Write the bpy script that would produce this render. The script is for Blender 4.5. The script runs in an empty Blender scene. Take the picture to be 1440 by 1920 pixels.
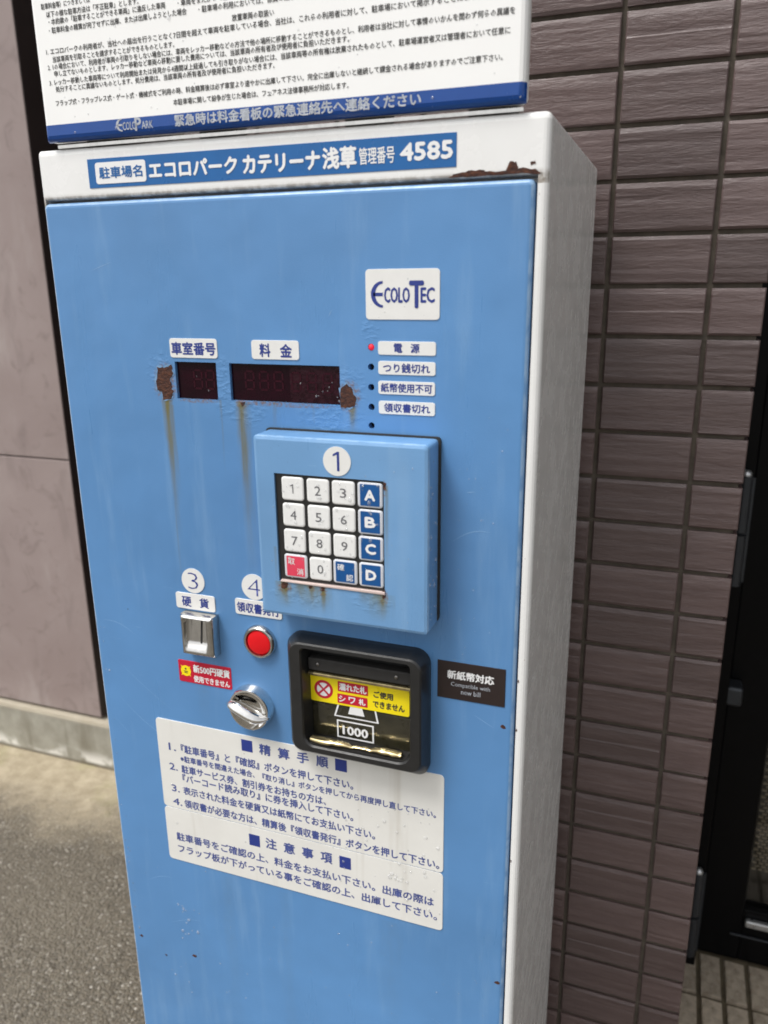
import bpy, bmesh, math, random
from mathutils import Vector, Matrix
R_ = math.radians
random.seed(7)
scene = bpy.context.scene
COL = scene.collection

# ------------------------------------------------------------------ camera
cam_d = bpy.data.cameras.new('camera')
cam = bpy.data.objects.new('camera', cam_d); COL.objects.link(cam)
cam_d.sensor_fit = 'VERTICAL'; cam_d.sensor_height = 24.0; cam_d.sensor_width = 18.0
cam_d.lens = 24.0 * 1485.88 / 1920.0
cam_d.dof.use_dof = True; cam_d.dof.focus_distance = 0.70; cam_d.dof.aperture_fstop = 5.0
cam_d.clip_start = 0.02; cam_d.clip_end = 400
M = Matrix(((0.939823, -0.086329, 0.330576), (0.341488, 0.268192, -0.900810), (-0.010892, 0.959490, 0.281533))).to_4x4()
M.translation = Vector((0.506227, -0.566265, 1.295604))
cam.matrix_world = M
scene.camera = cam

# ------------------------------------------------------------------ sky (bright overcast)
SUN_AZ, SUN_EL = R_(-40), R_(60)          # light from the left front, behind the viewer
world = bpy.data.worlds.new('World'); scene.world = world; world.use_nodes = True
wn = world.node_tree; wn.nodes.clear()
sky = wn.nodes.new('ShaderNodeTexSky'); sky.sky_type = 'NISHITA'; sky.sun_disc = False
sky.sun_elevation = SUN_EL; sky.sun_rotation = math.pi + SUN_AZ * -1
sky.air_density = 1.0; sky.dust_density = 3.0; sky.ozone_density = 1.0
hs = wn.nodes.new('ShaderNodeHueSaturation'); hs.inputs['Saturation'].default_value = 0.12
bg = wn.nodes.new('ShaderNodeBackground'); bg.inputs['Strength'].default_value = 0.13
wo = wn.nodes.new('ShaderNodeOutputWorld')
wn.links.new(sky.outputs[0], hs.inputs['Color']); wn.links.new(hs.outputs[0], bg.inputs['Color']); wn.links.new(bg.outputs[0], wo.inputs['Surface'])

# ------------------------------------------------------------------ sun, veiled by cloud
sd = bpy.data.lights.new('sun', 'SUN'); sd.energy = 1.5; sd.angle = R_(18); sd.color = (1.0, 0.97, 0.93)
sun = bpy.data.objects.new('sun', sd); COL.objects.link(sun)
sdir = Vector((math.sin(SUN_AZ) * math.cos(SUN_EL), -math.cos(SUN_AZ) * math.cos(SUN_EL), math.sin(SUN_EL)))
sun.rotation_euler = sdir.to_track_quat('Z', 'Y').to_euler()
sun.location = (-2, -3, 6)

scene.view_settings.view_transform = 'Standard'; scene.view_settings.look = 'None'
scene.view_settings.gamma = 1.0; scene.view_settings.exposure = 0.62; scene.view_settings.use_curve_mapping = False
scene.render.engine = 'CYCLES'
scene.cycles.filter_width = 1.75; scene.cycles.max_bounces = 8; scene.cycles.use_denoising = True

# ------------------------------------------------------------------ materials
def new_mat(name):
    m = bpy.data.materials.new(name); m.use_nodes = True
    return m, m.node_tree, m.node_tree.nodes['Principled BSDF']
def N(nt, t, **kw):
    n = nt.nodes.new(t)
    for k, v in kw.items():
        if k in n.inputs: n.inputs[k].default_value = v
        else: setattr(n, k, v)
    return n
def coords(nt, kind='Object', scale=(1, 1, 1)):
    tc = nt.nodes.new('ShaderNodeTexCoord'); mp = nt.nodes.new('ShaderNodeMapping')
    mp.inputs['Scale'].default_value = scale
    nt.links.new(tc.outputs[kind], mp.inputs['Vector']); return mp.outputs[0]
def noise(nt, vec, scale, detail=4, rough=0.6, dist=0.0):
    n = nt.nodes.new('ShaderNodeTexNoise'); n.inputs['Scale'].default_value = scale
    n.inputs['Detail'].default_value = detail; n.inputs['Roughness'].default_value = rough; n.inputs['Distortion'].default_value = dist
    nt.links.new(vec, n.inputs['Vector']); return n.outputs['Fac']
def ramp(nt, fac, stops):
    r = nt.nodes.new('ShaderNodeValToRGB'); e = r.color_ramp.elements
    while len(e) < len(stops): e.new(0.5)
    for i, (p, c) in enumerate(stops):
        e[i].position = p; e[i].color = (*c, 1) if len(c) == 3 else c
    nt.links.new(fac, r.inputs[0]); return r.outputs[0]
def rng(nt, v, a, b, c=0.0, d=1.0, smooth=True):
    n = nt.nodes.new('ShaderNodeMapRange'); n.interpolation_type = 'SMOOTHSTEP' if smooth else 'LINEAR'
    n.inputs['From Min'].default_value = a; n.inputs['From Max'].default_value = b
    n.inputs['To Min'].default_value = c; n.inputs['To Max'].default_value = d
    nt.links.new(v, n.inputs['Value']); return n.outputs[0]
def mth(nt, op, a, b=None, c=None):
    n = nt.nodes.new('ShaderNodeMath'); n.operation = op
    for i, v in enumerate((a, b, c)):
        if v is None: continue
        if isinstance(v, (int, float)): n.inputs[i].default_value = v
        else: nt.links.new(v, n.inputs[i])
    return n.outputs[0]
def mix(nt, fac, a, b, mode='MIX'):
    n = nt.nodes.new('ShaderNodeMix'); n.data_type = 'RGBA'; n.blend_type = mode
    for s, v in ((n.inputs[0], fac), (n.inputs[6], a), (n.inputs[7], b)):
        if isinstance(v, (int, float)): s.default_value = v
        elif isinstance(v, tuple): s.default_value = (*v, 1) if len(v) == 3 else v
        else: nt.links.new(v, s)
    return n.outputs[2]
def bump(nt, b, h, strength, dist, prev=None):
    n = nt.nodes.new('ShaderNodeBump'); n.inputs['Strength'].default_value = strength; n.inputs['Distance'].default_value = dist
    nt.links.new(h, n.inputs['Height'])
    if prev is not None: nt.links.new(prev, n.inputs['Normal'])
    nt.links.new(n.outputs[0], b.inputs['Normal']); return n.outputs[0]
def xyz(nt):
    tc = nt.nodes.new('ShaderNodeTexCoord'); s = nt.nodes.new('ShaderNodeSeparateXYZ')
    nt.links.new(tc.outputs['Object'], s.inputs[0]); return s.outputs
def plain(name, col, rough=0.5, metal=0.0, spec=0.5, var=0.06, nscale=60, bumpd=0.0, coat=0.0):
    m, nt, b = new_mat(name)
    v = coords(nt)
    f = noise(nt, v, nscale)
    dark = tuple(c * (1 - var) for c in col); lite = tuple(min(1, c * (1 + var)) for c in col)
    nt.links.new(ramp(nt, f, ((0.3, dark), (0.7, lite))), b.inputs['Base Color'])
    nt.links.new(rng(nt, noise(nt, v, nscale * 0.4), 0.3, 0.7, rough * 0.85, min(1, rough * 1.15)), b.inputs['Roughness'])
    b.inputs['Metallic'].default_value = metal; b.inputs['Specular IOR Level'].default_value = spec
    b.inputs['Coat Weight'].default_value = coat
    if bumpd: bump(nt, b, noise(nt, v, nscale * 3), 0.6, bumpd)
    return m

def streak_mask(nt, X, Z, nz, specs):
    """stains running down from a point: (x, top z, bottom z, half width, strength)"""
    tot = None
    for (x0, zt, zb, w, s) in specs:
        wob = mth(nt, 'MULTIPLY', mth(nt, 'SUBTRACT', nz, 0.5), w * 1.6)
        d = mth(nt, 'ABSOLUTE', mth(nt, 'SUBTRACT', mth(nt, 'ADD', X, wob), x0))
        g = rng(nt, d, 0.0, w, 1.0, 0.0)
        h = mth(nt, 'MULTIPLY', rng(nt, Z, zb, zt), mth(nt, 'LESS_THAN', Z, zt))
        k = mth(nt, 'MULTIPLY', mth(nt, 'MULTIPLY', g, h), s)
        tot = k if tot is None else mth(nt, 'MAXIMUM', tot, k)
    return tot

BLUE = (0.102, 0.256, 0.512)
def blue_paint(name, stains, dirt, blister, halo=(), BLUE=BLUE):
    m, nt, b = new_mat(name)
    s = xyz(nt); X, Z = s[0], s[2]
    v = coords(nt)
    vs = coords(nt, 'Object', (1, 1, 0.12))
    big = noise(nt, v, 4.5, 5, 0.55, 0.4)
    runs = noise(nt, vs, 42, 4)
    col = ramp(nt, big, ((0.3, tuple(c * 0.87 for c in BLUE)), (0.7, tuple(c * 1.10 for c in BLUE))))
    pale = rng(nt, runs, 0.52, 0.75, 0.0, 0.24)
    col = mix(nt, pale, col, (0.26, 0.42, 0.62))
    # fine grime specks
    specks = rng(nt, noise(nt, v, 420, 2), 0.70, 0.80, 0, 0.35)
    col = mix(nt, specks, col, (0.05, 0.09, 0.14))
    # dry scratches and scuffs
    sc = rng(nt, noise(nt, coords(nt, 'Object', (9, 1, 160)), 3.2, 3), 0.69, 0.74, 0, 0.35)
    col = mix(nt, mth(nt, 'MULTIPLY', sc, rng(nt, noise(nt, v, 9), 0.45, 0.6)), col, (0.28, 0.45, 0.66))
    nz = noise(nt, vs, 160, 3)
    if dirt:
        dm = streak_mask(nt, X, Z, nz, dirt)
        col = mix(nt, mth(nt, 'MULTIPLY', dm, rng(nt, noise(nt, v, 130), 0.25, 0.7, 0.45, 1.0)), col, (0.155, 0.165, 0.085))
    if halo:
        tot = None
        for (x0, z0, rx, rz) in halo:
            dx = mth(nt, 'DIVIDE', mth(nt, 'SUBTRACT', X, x0), rx); dz = mth(nt, 'DIVIDE', mth(nt, 'SUBTRACT', Z, z0), rz)
            g = rng(nt, mth(nt, 'ADD', mth(nt, 'MULTIPLY', dx, dx), mth(nt, 'MULTIPLY', dz, dz)), 0.35, 1.0, 1.0, 0.0)
            tot = g if tot is None else mth(nt, 'MAXIMUM', tot, g)
        hm_ = mth(nt, 'MULTIPLY', tot, rng(nt, noise(nt, v, 320, 4, 0.7), 0.42, 0.62, 0.05, 0.75))
        col = mix(nt, hm_, col, (0.20, 0.105, 0.045))
    if stains:
        sm = streak_mask(nt, X, Z, nz, stains)
        col = mix(nt, mth(nt, 'MULTIPLY', sm, rng(nt, noise(nt, vs, 300), 0.2, 0.6, 0.7, 1.0)), col, (0.150, 0.132, 0.042))
    ge = nt.nodes.new('ShaderNodeNewGeometry'); sp = nt.nodes.new('ShaderNodeSeparateXYZ'); nt.links.new(ge.outputs['Normal'], sp.inputs[0])
    ny = mth(nt, 'ABSOLUTE', sp.outputs[1])
    arris = mth(nt, 'MULTIPLY', rng(nt, ny, 0.15, 0.35), rng(nt, ny, 0.85, 0.97, 1, 0))
    col = mix(nt, mth(nt, 'MULTIPLY', arris, rng(nt, noise(nt, v, 60, 3), 0.35, 0.6, 0.15, 0.6)), col, (0.36, 0.52, 0.70))     # edges paler: rubbed paint, with their highlight painted in
    nt.links.new(col, b.inputs['Base Color'])
    nt.links.new(rng(nt, noise(nt, vs, 30), 0.3, 0.7, 0.26, 0.46), b.inputs['Roughness'])
    p = bump(nt, b, noise(nt, v, 900, 2), 0.25, 0.0004)
    p = bump(nt, b, noise(nt, v, 14, 2), 0.35, 0.004, p)
    if blister:
        tot = None
        for (x0, z0, rx, rz) in blister:
            dx = mth(nt, 'DIVIDE', mth(nt, 'SUBTRACT', X, x0), rx); dz = mth(nt, 'DIVIDE', mth(nt, 'SUBTRACT', Z, z0), rz)
            d = mth(nt, 'ADD', mth(nt, 'MULTIPLY', dx, dx), mth(nt, 'MULTIPLY', dz, dz))
            g = rng(nt, d, 0.25, 1.0, 1.0, 0.0)
            tot = g if tot is None else mth(nt, 'MAXIMUM', tot, g)
        h = mth(nt, 'MULTIPLY', rng(nt, noise(nt, coords(nt, 'Object', (0.8, 1, 1.3)), 190, 2, 0.5, 0.3), 0.40, 0.75), tot)
        bump(nt, b, h, 0.20, 0.0018, p)
    return m

DOOR_STAINS = [(0.1045, 1.2005, 1.060, 0.0052, 1.0), (0.1045, 1.2005, 1.150, 0.0075, 0.75), (0.1080, 1.196, 1.100, 0.0040, 0.6), (0.1000, 1.199, 1.150, 0.0022, 0.5), (0.1560, 1.2, 1.13, 0.0014, 0.3), (0.1755, 1.201, 1.050, 0.0050, 0.95), (0.1765, 1.201, 1.020, 0.0085, 0.5), (0.2735, 1.201, 1.176, 0.0048, 0.9),
               (0.1030, 1.110, 1.020, 0.0016, 0.35), (0.1560, 1.202, 1.175, 0.002, 0.35), (0.2060, 1.202, 1.170, 0.003, 0.25), (0.2400, 1.202, 1.180, 0.002, 0.2)]
DOOR_DIRT = [(0.116, 0.934, 0.880, 0.010, 0.10), (0.1250, 0.720, 0.45, 0.012, 0.10), (0.1900, 0.720, 0.40, 0.010, 0.08), (0.30, 0.72, 0.50, 0.016, 0.10)]
DOOR_BLIST = [(0.100, 1.222, 0.016, 0.022), (0.160, 1.212, 0.012, 0.032), (0.178, 1.194, 0.024, 0.016), (0.255, 1.192, 0.034, 0.016), (0.272, 1.215, 0.016, 0.022), (0.289, 1.259, 0.010, 0.008)]
KEY_STAINS = [(0.2225, 1.0600, 1.036, 0.0042, 0.9), (0.2460, 1.0600, 1.040, 0.0030, 0.8), (0.2560, 1.0600, 1.034, 0.0036, 0.95), (0.3060, 1.0600, 1.034, 0.0045, 0.8), (0.3105, 1.148, 1.060, 0.0022, 0.55),
              (0.2350, 1.0600, 1.044, 0.0060, 0.5), (0.2900, 1.0600, 1.046, 0.0080, 0.45), (0.2150, 1.09, 1.05, 0.002, 0.35)]
KEY_DIRT = [(0.222, 1.0605, 1.034, 0.012, 0.95), (0.242, 1.0605, 1.034, 0.018, 0.85), (0.256, 1.0605, 1.034, 0.010, 0.9), (0.302, 1.0605, 1.034, 0.014, 0.8)]
KEY_BLIST = [(0.235, 1.050, 0.03, 0.012), (0.298, 1.052, 0.02, 0.010)]
m_door = blue_paint('blue_door_paint', DOOR_STAINS, DOOR_DIRT, DOOR_BLIST, [(0.104, 1.214, 0.0135, 0.020), (0.271, 1.209, 0.011, 0.015), (0.176, 1.200, 0.007, 0.006), (0.215, 1.2005, 0.05, 0.0025), (0.135, 1.2003, 0.022, 0.0022)])
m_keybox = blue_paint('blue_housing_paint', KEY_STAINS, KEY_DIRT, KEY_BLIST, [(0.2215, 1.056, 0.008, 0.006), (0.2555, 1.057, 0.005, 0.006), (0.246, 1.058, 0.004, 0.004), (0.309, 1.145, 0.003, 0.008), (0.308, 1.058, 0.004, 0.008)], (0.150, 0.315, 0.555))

def white_paint():
    m, nt, b = new_mat('white_cabinet_paint')
    s = xyz(nt); v = coords(nt); vs = coords(nt, 'Object', (1, 1, 0.15))
    col = ramp(nt, noise(nt, v, 12, 5), ((0.3, (0.77, 0.77, 0.755)), (0.7, (0.83, 0.83, 0.82))))
    grime = mth(nt, 'MULTIPLY', rng(nt, noise(nt, vs, 22, 3), 0.5, 0.75), 0.07)
    col = mix(nt, grime, col, (0.42, 0.40, 0.35))
    # brown mottled band along the hood's lower lip, rusty chips at the right end
    lip = mth(nt, 'MULTIPLY', rng(nt, s[2], 1.3605, 1.3665, 1, 0), mth(nt, 'LESS_THAN', s[1], 0.0045)); lip = mth(nt, 'MULTIPLY', lip, mth(nt, 'GREATER_THAN', s[2], 1.356))
    lip = mth(nt, 'MULTIPLY', lip, rng(nt, noise(nt, v, 140, 4), 0.35, 0.6, 0.25, 0.85))
    col = mix(nt, lip, col, (0.17, 0.13, 0.085))
    chip = rng(nt, noise(nt, v, 230, 3), 0.735, 0.76, 0, 0.8)
    edge = mth(nt, 'MULTIPLY', chip, mth(nt, 'LESS_THAN', s[1], 0.006))
    col = mix(nt, mth(nt, 'MULTIPLY', edge, mth(nt, 'GREATER_THAN', s[0], 0.4)), col, (0.16, 0.06, 0.025))
    nt.links.new(col, b.inputs['Base Color'])
    nt.links.new(rng(nt, noise(nt, v, 40), 0.3, 0.7, 0.20, 0.32), b.inputs['Roughness'])
    p = bump(nt, b, noise(nt, v, 500, 1), 0.03, 0.0002)
    bump(nt, b, noise(nt, v, 5, 1), 0.2, 0.004, p)
    return m
m_white = white_paint()

def rust_mat():
    m, nt, b = new_mat('flaking_rust'); v = coords(nt, 'Object', (1, 1, 1.6))
    f = noise(nt, v, 260, 6, 0.7)
    nt.links.new(ramp(nt, f, ((0.25, (0.014, 0.007, 0.006)), (0.45, (0.050, 0.016, 0.010)), (0.62, (0.110, 0.036, 0.016)), (0.78, (0.22, 0.10, 0.045)))), b.inputs['Base Color'])
    b.inputs['Roughness'].default_value = 0.8
    bump(nt, b, f, 1.0, 0.002); return m
m_rust = rust_mat()
m_black = plain('black_plastic', (0.017, 0.017, 0.017), 0.36, var=0.2, nscale=90, bumpd=0.0002)
m_dark = plain('dark_gap', (0.010, 0.009, 0.008), 0.8)
m_gasket = plain('rubber_gasket', (0.022, 0.021, 0.020), 0.7)
m_plate = plain('off_white_label', (0.76, 0.755, 0.73), 0.38, var=0.03)
def inst_mat():
    m, nt, b = new_mat('instruction_label'); v = coords(nt, 'Object', (1, 1, 0.06)); s = xyz(nt)
    col = ramp(nt, noise(nt, coords(nt), 20), ((0.3, (0.715, 0.705, 0.665)), (0.7, (0.77, 0.76, 0.72))))
    st = mth(nt, 'MULTIPLY', rng(nt, noise(nt, v, 46, 3), 0.56, 0.72), 0.30)
    col = mix(nt, st, col, (0.40, 0.35, 0.27))
    nt.links.new(col, b.inputs['Base Color']); b.inputs['Roughness'].default_value = 0.4
    bump(nt, b, noise(nt, coords(nt), 60), 0.15, 0.001); return m
m_inst = inst_mat()
m_sheet = plain('white_sign_sheet', (0.88, 0.88, 0.865), 0.32, var=0.015, nscale=20)
m_band = plain('blue_band_film', (0.004, 0.060, 0.285), 0.25, var=0.05)
m_strip = plain('blue_name_film', (0.003, 0.110, 0.345), 0.30, var=0.05)
m_navy = plain('navy_ink', (0.020, 0.040, 0.235), 0.5)
m_inkblue = plain('faded_blue_ink', (0.060, 0.085, 0.275), 0.5, var=0.2, nscale=200)
m_ink = plain('black_ink', (0.030, 0.030, 0.030), 0.5)
m_whiteink = plain('white_ink', (0.80, 0.80, 0.80), 0.45, var=0.02)
m_greyink = plain('weathered_silver_ink', (0.42, 0.45, 0.50), 0.5, var=0.3, nscale=260)
m_red = plain('red_film', (0.52, 0.008, 0.035), 0.32)
m_pinkred = plain('faded_red_key', (0.72, 0.055, 0.105), 0.35)
m_keyblue = plain('blue_key_print', (0.004, 0.080, 0.270), 0.35)
m_key = plain('white_key_cap', (0.78, 0.78, 0.765), 0.30, var=0.03, nscale=200)
m_keyrim = plain('pale_key_rim', (0.62, 0.64, 0.68), 0.3)
m_yellow = plain('yellow_film', (0.92, 0.74, 0.008), 0.30, var=0.03)
m_brownfilm = plain('dark_brown_film', (0.022, 0.013, 0.012), 0.45)
m_chrome = plain('worn_chrome', (0.80, 0.79, 0.77), 0.055, metal=1.0, var=0.08, nscale=300)
m_steel = plain('brushed_steel', (0.55, 0.54, 0.52), 0.20, metal=1.0, var=0.1, nscale=200)
m_brass = plain('amber_clear_edge', (0.52, 0.43, 0.24), 0.16, metal=0.9, var=0.35, nscale=120)
m_lip = plain('pink_sill_reflection', (0.72, 0.58, 0.54), 0.35, metal=0.2)  # light reflected on the keypad window's sill, painted as pale pink
m_btn = plain('red_button', (0.72, 0.004, 0.010), 0.16, var=0.05)
m_greytext = plain('grey_key_ink', (0.13, 0.13, 0.14), 0.5)
m_olive = plain('murky_olive_tray', (0.085, 0.078, 0.050), 0.28, var=0.3, nscale=70)
m_screw = plain('screw_steel', (0.20, 0.19, 0.18), 0.35, metal=1.0)
m_disp, _nt, _b = new_mat('dark_red_display'); _v = coords(_nt)
_nt.links.new(ramp(_nt, noise(_nt, _v, 60), ((0.3, (0.008, 0.001, 0.004)), (0.8, (0.018, 0.001, 0.006)))), _b.inputs['Base Color']); _b.inputs['Roughness'].default_value = 0.16; _b.inputs['Specular IOR Level'].default_value = 0.22
m_disp2, _nt, _b = new_mat('water_spotted_display'); _v = coords(_nt)
_nt.links.new(ramp(_nt, noise(_nt, _v, 260, 3), ((0.42, (0.012, 0.001, 0.004)), (0.62, (0.026, 0.005, 0.010)))), _b.inputs['Base Color']); _b.inputs['Roughness'].default_value = 0.25; _b.inputs['Specular IOR Level'].default_value = 0.25
bump(_nt, _b, noise(_nt, _v, 300, 3), 0.4, 0.0008)
m_seg = plain('unlit_red_segment', (0.028, 0.001, 0.007), 0.4, spec=0.2)
m_led, _nt, _b = new_mat('lit_red_lamp')
_b.inputs['Base Color'].default_value = (0.6, 0.01, 0.02, 1); _b.inputs['Emission Color'].default_value = (1.0, 0.02, 0.06, 1); _b.inputs['Emission Strength'].default_value = 0.28
_nt.links.new(ramp(_nt, noise(_nt, coords(_nt), 500), ((0.3, (0.5, 0.01, 0.02)), (0.7, (0.7, 0.015, 0.03)))), _b.inputs['Base Color'])
def clear(name, col, rough, ior=1.45):
    m, nt, b = new_mat(name); b.inputs['Transmission Weight'].default_value = 1.0; b.inputs['IOR'].default_value = ior
    nt.links.new(ramp(nt, noise(nt, coords(nt), 90), ((0.3, tuple(c * 0.93 for c in col)), (0.7, col))), b.inputs['Base Color']); b.inputs['Roughness'].default_value = rough
    return m
m_glass = clear('smoky_acrylic', (0.80, 0.79, 0.74), 0.04)
def water_mat():
    m, nt, b = new_mat('rain_water'); nt.nodes.remove(b); out = nt.nodes['Material Output']
    t = nt.nodes.new('ShaderNodeBsdfTransparent'); g = nt.nodes.new('ShaderNodeBsdfGlossy'); g.inputs['Roughness'].default_value = 0.06
    fr = nt.nodes.new('ShaderNodeFresnel'); fr.inputs['IOR'].default_value = 1.45
    wob = noise(nt, coords(nt), 700, 2)
    f = mth(nt, 'MULTIPLY', fr.outputs[0], rng(nt, wob, 0.3, 0.7, 0.7, 1.4)); f = mth(nt, 'MINIMUM', f, 0.32)
    df = nt.nodes.new('ShaderNodeBsdfTranslucent'); df.inputs['Color'].default_value = (0.95, 0.97, 1, 1)
    dd = nt.nodes.new('ShaderNodeBsdfDiffuse'); dd.inputs['Color'].default_value = (0.95, 0.97, 1, 1)  # pale diffuse share painted in for light gathered by the drops
    m1 = nt.nodes.new('ShaderNodeMixShader'); m1.inputs[0].default_value = 0.16; nt.links.new(t.outputs[0], m1.inputs[1]); nt.links.new(dd.outputs[0], m1.inputs[2]); nt.nodes.remove(df)
    ms = nt.nodes.new('ShaderNodeMixShader'); nt.links.new(f, ms.inputs[0]); nt.links.new(m1.outputs[0], ms.inputs[1]); nt.links.new(g.outputs[0], ms.inputs[2])
    nt.links.new(ms.outputs[0], out.inputs['Surface']); return m
m_water = water_mat()

def tile_mat():
    m, nt, b = new_mat('brown_ribbed_tile')
    oi = nt.nodes.new('ShaderNodeObjectInfo'); v = coords(nt, 'Object', (0.18, 1, 1))
    vadd = N(nt, 'ShaderNodeVectorMath', operation='ADD'); cmb = N(nt, 'ShaderNodeCombineXYZ')
    for i in range(3): nt.links.new(mth(nt, 'MULTIPLY', oi.outputs['Random'], 9.0 + i * 5), cmb.inputs[i])
    nt.links.new(v, vadd.inputs[0]); nt.links.new(cmb.outputs[0], vadd.inputs[1]); vv = vadd.outputs[0]
    fine = noise(nt, vv, 420, 5, 0.7); mid = noise(nt, vv, 120, 4)
    col = ramp(nt, mid, ((0.30, (0.092, 0.058, 0.055)), (0.55, (0.108, 0.070, 0.066)), (0.75, (0.128, 0.086, 0.081))))
    hsv = nt.nodes.new('ShaderNodeHueSaturation'); nt.links.new(col, hsv.inputs['Color'])
    nt.links.new(rng(nt, oi.outputs['Random'], 0, 1, 0.82, 1.18, False), hsv.inputs['Value'])
    nt.links.new(hsv.outputs[0], b.inputs['Base Color'])
    nt.links.new(rng(nt, fine, 0.3, 0.7, 0.28, 0.50), b.inputs['Roughness']); b.inputs['Specular IOR Level'].default_value = 0.8
    p = bump(nt, b, fine, 0.8, 0.0011)
    bump(nt, b, mid, 0.5, 0.0016, p); return m
m_tile = tile_mat()
m_grout = plain('grey_brown_grout', (0.085, 0.070, 0.054), 0.9, var=0.25, nscale=70, bumpd=0.001)
def panel_mat():
    m, nt, b = new_mat('mottled_taupe_panel'); v = coords(nt); vs = coords(nt, 'Object', (1, 1, 0.35))
    a = noise(nt, v, 3.0, 5, 0.6, 0.6); c = noise(nt, v, 16, 5, 0.6, 1.0)
    col = ramp(nt, a, ((0.3, (0.255, 0.198, 0.187)), (0.7, (0.325, 0.264, 0.251))))
    col = mix(nt, mth(nt, 'MULTIPLY', rng(nt, c, 0.54, 0.70), 0.5), col, (0.185, 0.143, 0.135))
    col = mix(nt, mth(nt, 'MULTIPLY', rng(nt, noise(nt, coords(nt, 'Object', (1.0, 1, 0.5)), 15, 3, 0.5, 0.5), 0.58, 0.72), 0.35), col, (0.19, 0.15, 0.143))
    col = mix(nt, mth(nt, 'MULTIPLY', rng(nt, noise(nt, vs, 8, 4), 0.55, 0.75), 0.35), col, (0.47, 0.42, 0.40))
    nt.links.new(col, b.inputs['Base Color']); b.inputs['Roughness'].default_value = 0.55
    bump(nt, b, c, 0.3, 0.002); return m
m_panel = panel_mat()
m_paneledge = plain('dark_brown_trim', (0.030, 0.019, 0.018), 0.55, var=0.2, nscale=12)
def plinth_mat():
    m, nt, b = new_mat('weathered_concrete'); v = coords(nt); vs = coords(nt, 'Object', (1, 1, 0.10)); s = xyz(nt)
    col = ramp(nt, noise(nt, v, 20, 6), ((0.3, (0.25, 0.235, 0.19)), (0.7, (0.37, 0.355, 0.30))))
    col = mix(nt, mth(nt, 'MULTIPLY', rng(nt, noise(nt, vs, 14, 3), 0.52, 0.64), 0.55), col, (0.155, 0.135, 0.095))
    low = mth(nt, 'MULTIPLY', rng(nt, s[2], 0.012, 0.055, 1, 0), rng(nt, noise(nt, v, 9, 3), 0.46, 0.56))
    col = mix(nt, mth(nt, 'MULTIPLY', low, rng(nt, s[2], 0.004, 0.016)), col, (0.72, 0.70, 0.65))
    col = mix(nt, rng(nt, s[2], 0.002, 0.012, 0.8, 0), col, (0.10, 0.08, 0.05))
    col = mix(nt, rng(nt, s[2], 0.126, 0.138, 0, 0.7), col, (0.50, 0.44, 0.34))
    nt.links.new(col, b.inputs['Base Color']); b.inputs['Roughness'].default_value = 0.85
    bump(nt, b, noise(nt, v, 160, 5), 0.5, 0.003); return m
m_plinth = plinth_mat()
def ground_mat():
    m, nt, b = new_mat('worn_asphalt'); v = coords(nt); s = xyz(nt)
    vo = nt.nodes.new('ShaderNodeTexVoronoi'); vo.inputs['Scale'].default_value = 200; vo.inputs['Randomness'].default_value = 1.0
    nt.links.new(v, vo.inputs['Vector'])
    sep = nt.nodes.new('ShaderNodeSeparateColor'); nt.links.new(vo.outputs['Color'], sep.inputs[0])
    stone = ramp(nt, sep.outputs[0], ((0.0, (0.078, 0.065, 0.047)), (0.35, (0.122, 0.104, 0.077)), (0.75, (0.158, 0.135, 0.101)), (0.95, (0.23, 0.21, 0.17)), (1.0, (0.42, 0.39, 0.34))))
    gap = rng(nt, vo.outputs['Distance'], 0.35, 0.75)
    col = mix(nt, mth(nt, 'MULTIPLY', gap, 0.6), stone, (0.070, 0.062, 0.050))
    big = noise(nt, v, 3.5, 4)
    col = mix(nt, rng(nt, big, 0.4, 0.7, 0, 0.45), col, (0.150, 0.130, 0.098))
    # sand and dry silt washed up against the wall's foot
    yy = mth(nt, 'ADD', s[1], mth(nt, 'MULTIPLY', mth(nt, 'SUBTRACT', noise(nt, v, 5, 6, 0.7), 0.5), 0.34))
    sand = rng(nt, yy, 0.66, 0.88)
    sandc = ramp(nt, noise(nt, v, 26, 5), ((0.3, (0.28, 0.232, 0.155)), (0.7, (0.46, 0.395, 0.285))))
    moss = rng(nt, noise(nt, v, 7, 3), 0.55, 0.7, 0, 0.4)
    sandc = mix(nt, moss, sandc, (0.27, 0.26, 0.12))
    leftside = rng(nt, s[0], 0.0, 0.2, 1, 0)
    sand = mth(nt, 'MULTIPLY', sand, leftside)
    col = mix(nt, sand, col, sandc)
    nt.links.new(col, b.inputs['Base Color'])
    nt.links.new(rng(nt, sep.outputs[1], 0, 1, 0.45, 0.8), b.inputs['Roughness'])
    h = mth(nt, 'MULTIPLY', mth(nt, 'SUBTRACT', 1.0, vo.outputs['Distance']), mth(nt, 'SUBTRACT', 1.0, sand))
    p = bump(nt, b, h, 0.6, 0.004)
    bump(nt, b, noise(nt, v, 40, 5), 0.5, 0.006, p); return m
m_ground = ground_mat()
def paver_mat():
    m, nt, b = new_mat('wet_paving_stone'); v = coords(nt); oi = nt.nodes.new('ShaderNodeObjectInfo')
    col = ramp(nt, noise(nt, v, 70, 6), ((0.3, (0.33, 0.272, 0.205)), (0.7, (0.60, 0.510, 0.40))))
    hsv = nt.nodes.new('ShaderNodeHueSaturation'); nt.links.new(col, hsv.inputs['Color']); nt.links.new(rng(nt, oi.outputs['Random'], 0, 1, 0.72, 1.15, False), hsv.inputs['Value'])
    nt.links.new(hsv.outputs[0], b.inputs['Base Color'])
    nt.links.new(rng(nt, noise(nt, v, 50), 0.4, 0.6, 0.18, 0.6), b.inputs['Roughness'])
    bump(nt, b, noise(nt, v, 120, 5), 0.6, 0.004); return m
m_paver = paver_mat()
m_mortar = plain('mossy_mortar', (0.115, 0.092, 0.058), 0.85, var=0.3, nscale=40, bumpd=0.002)
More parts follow.
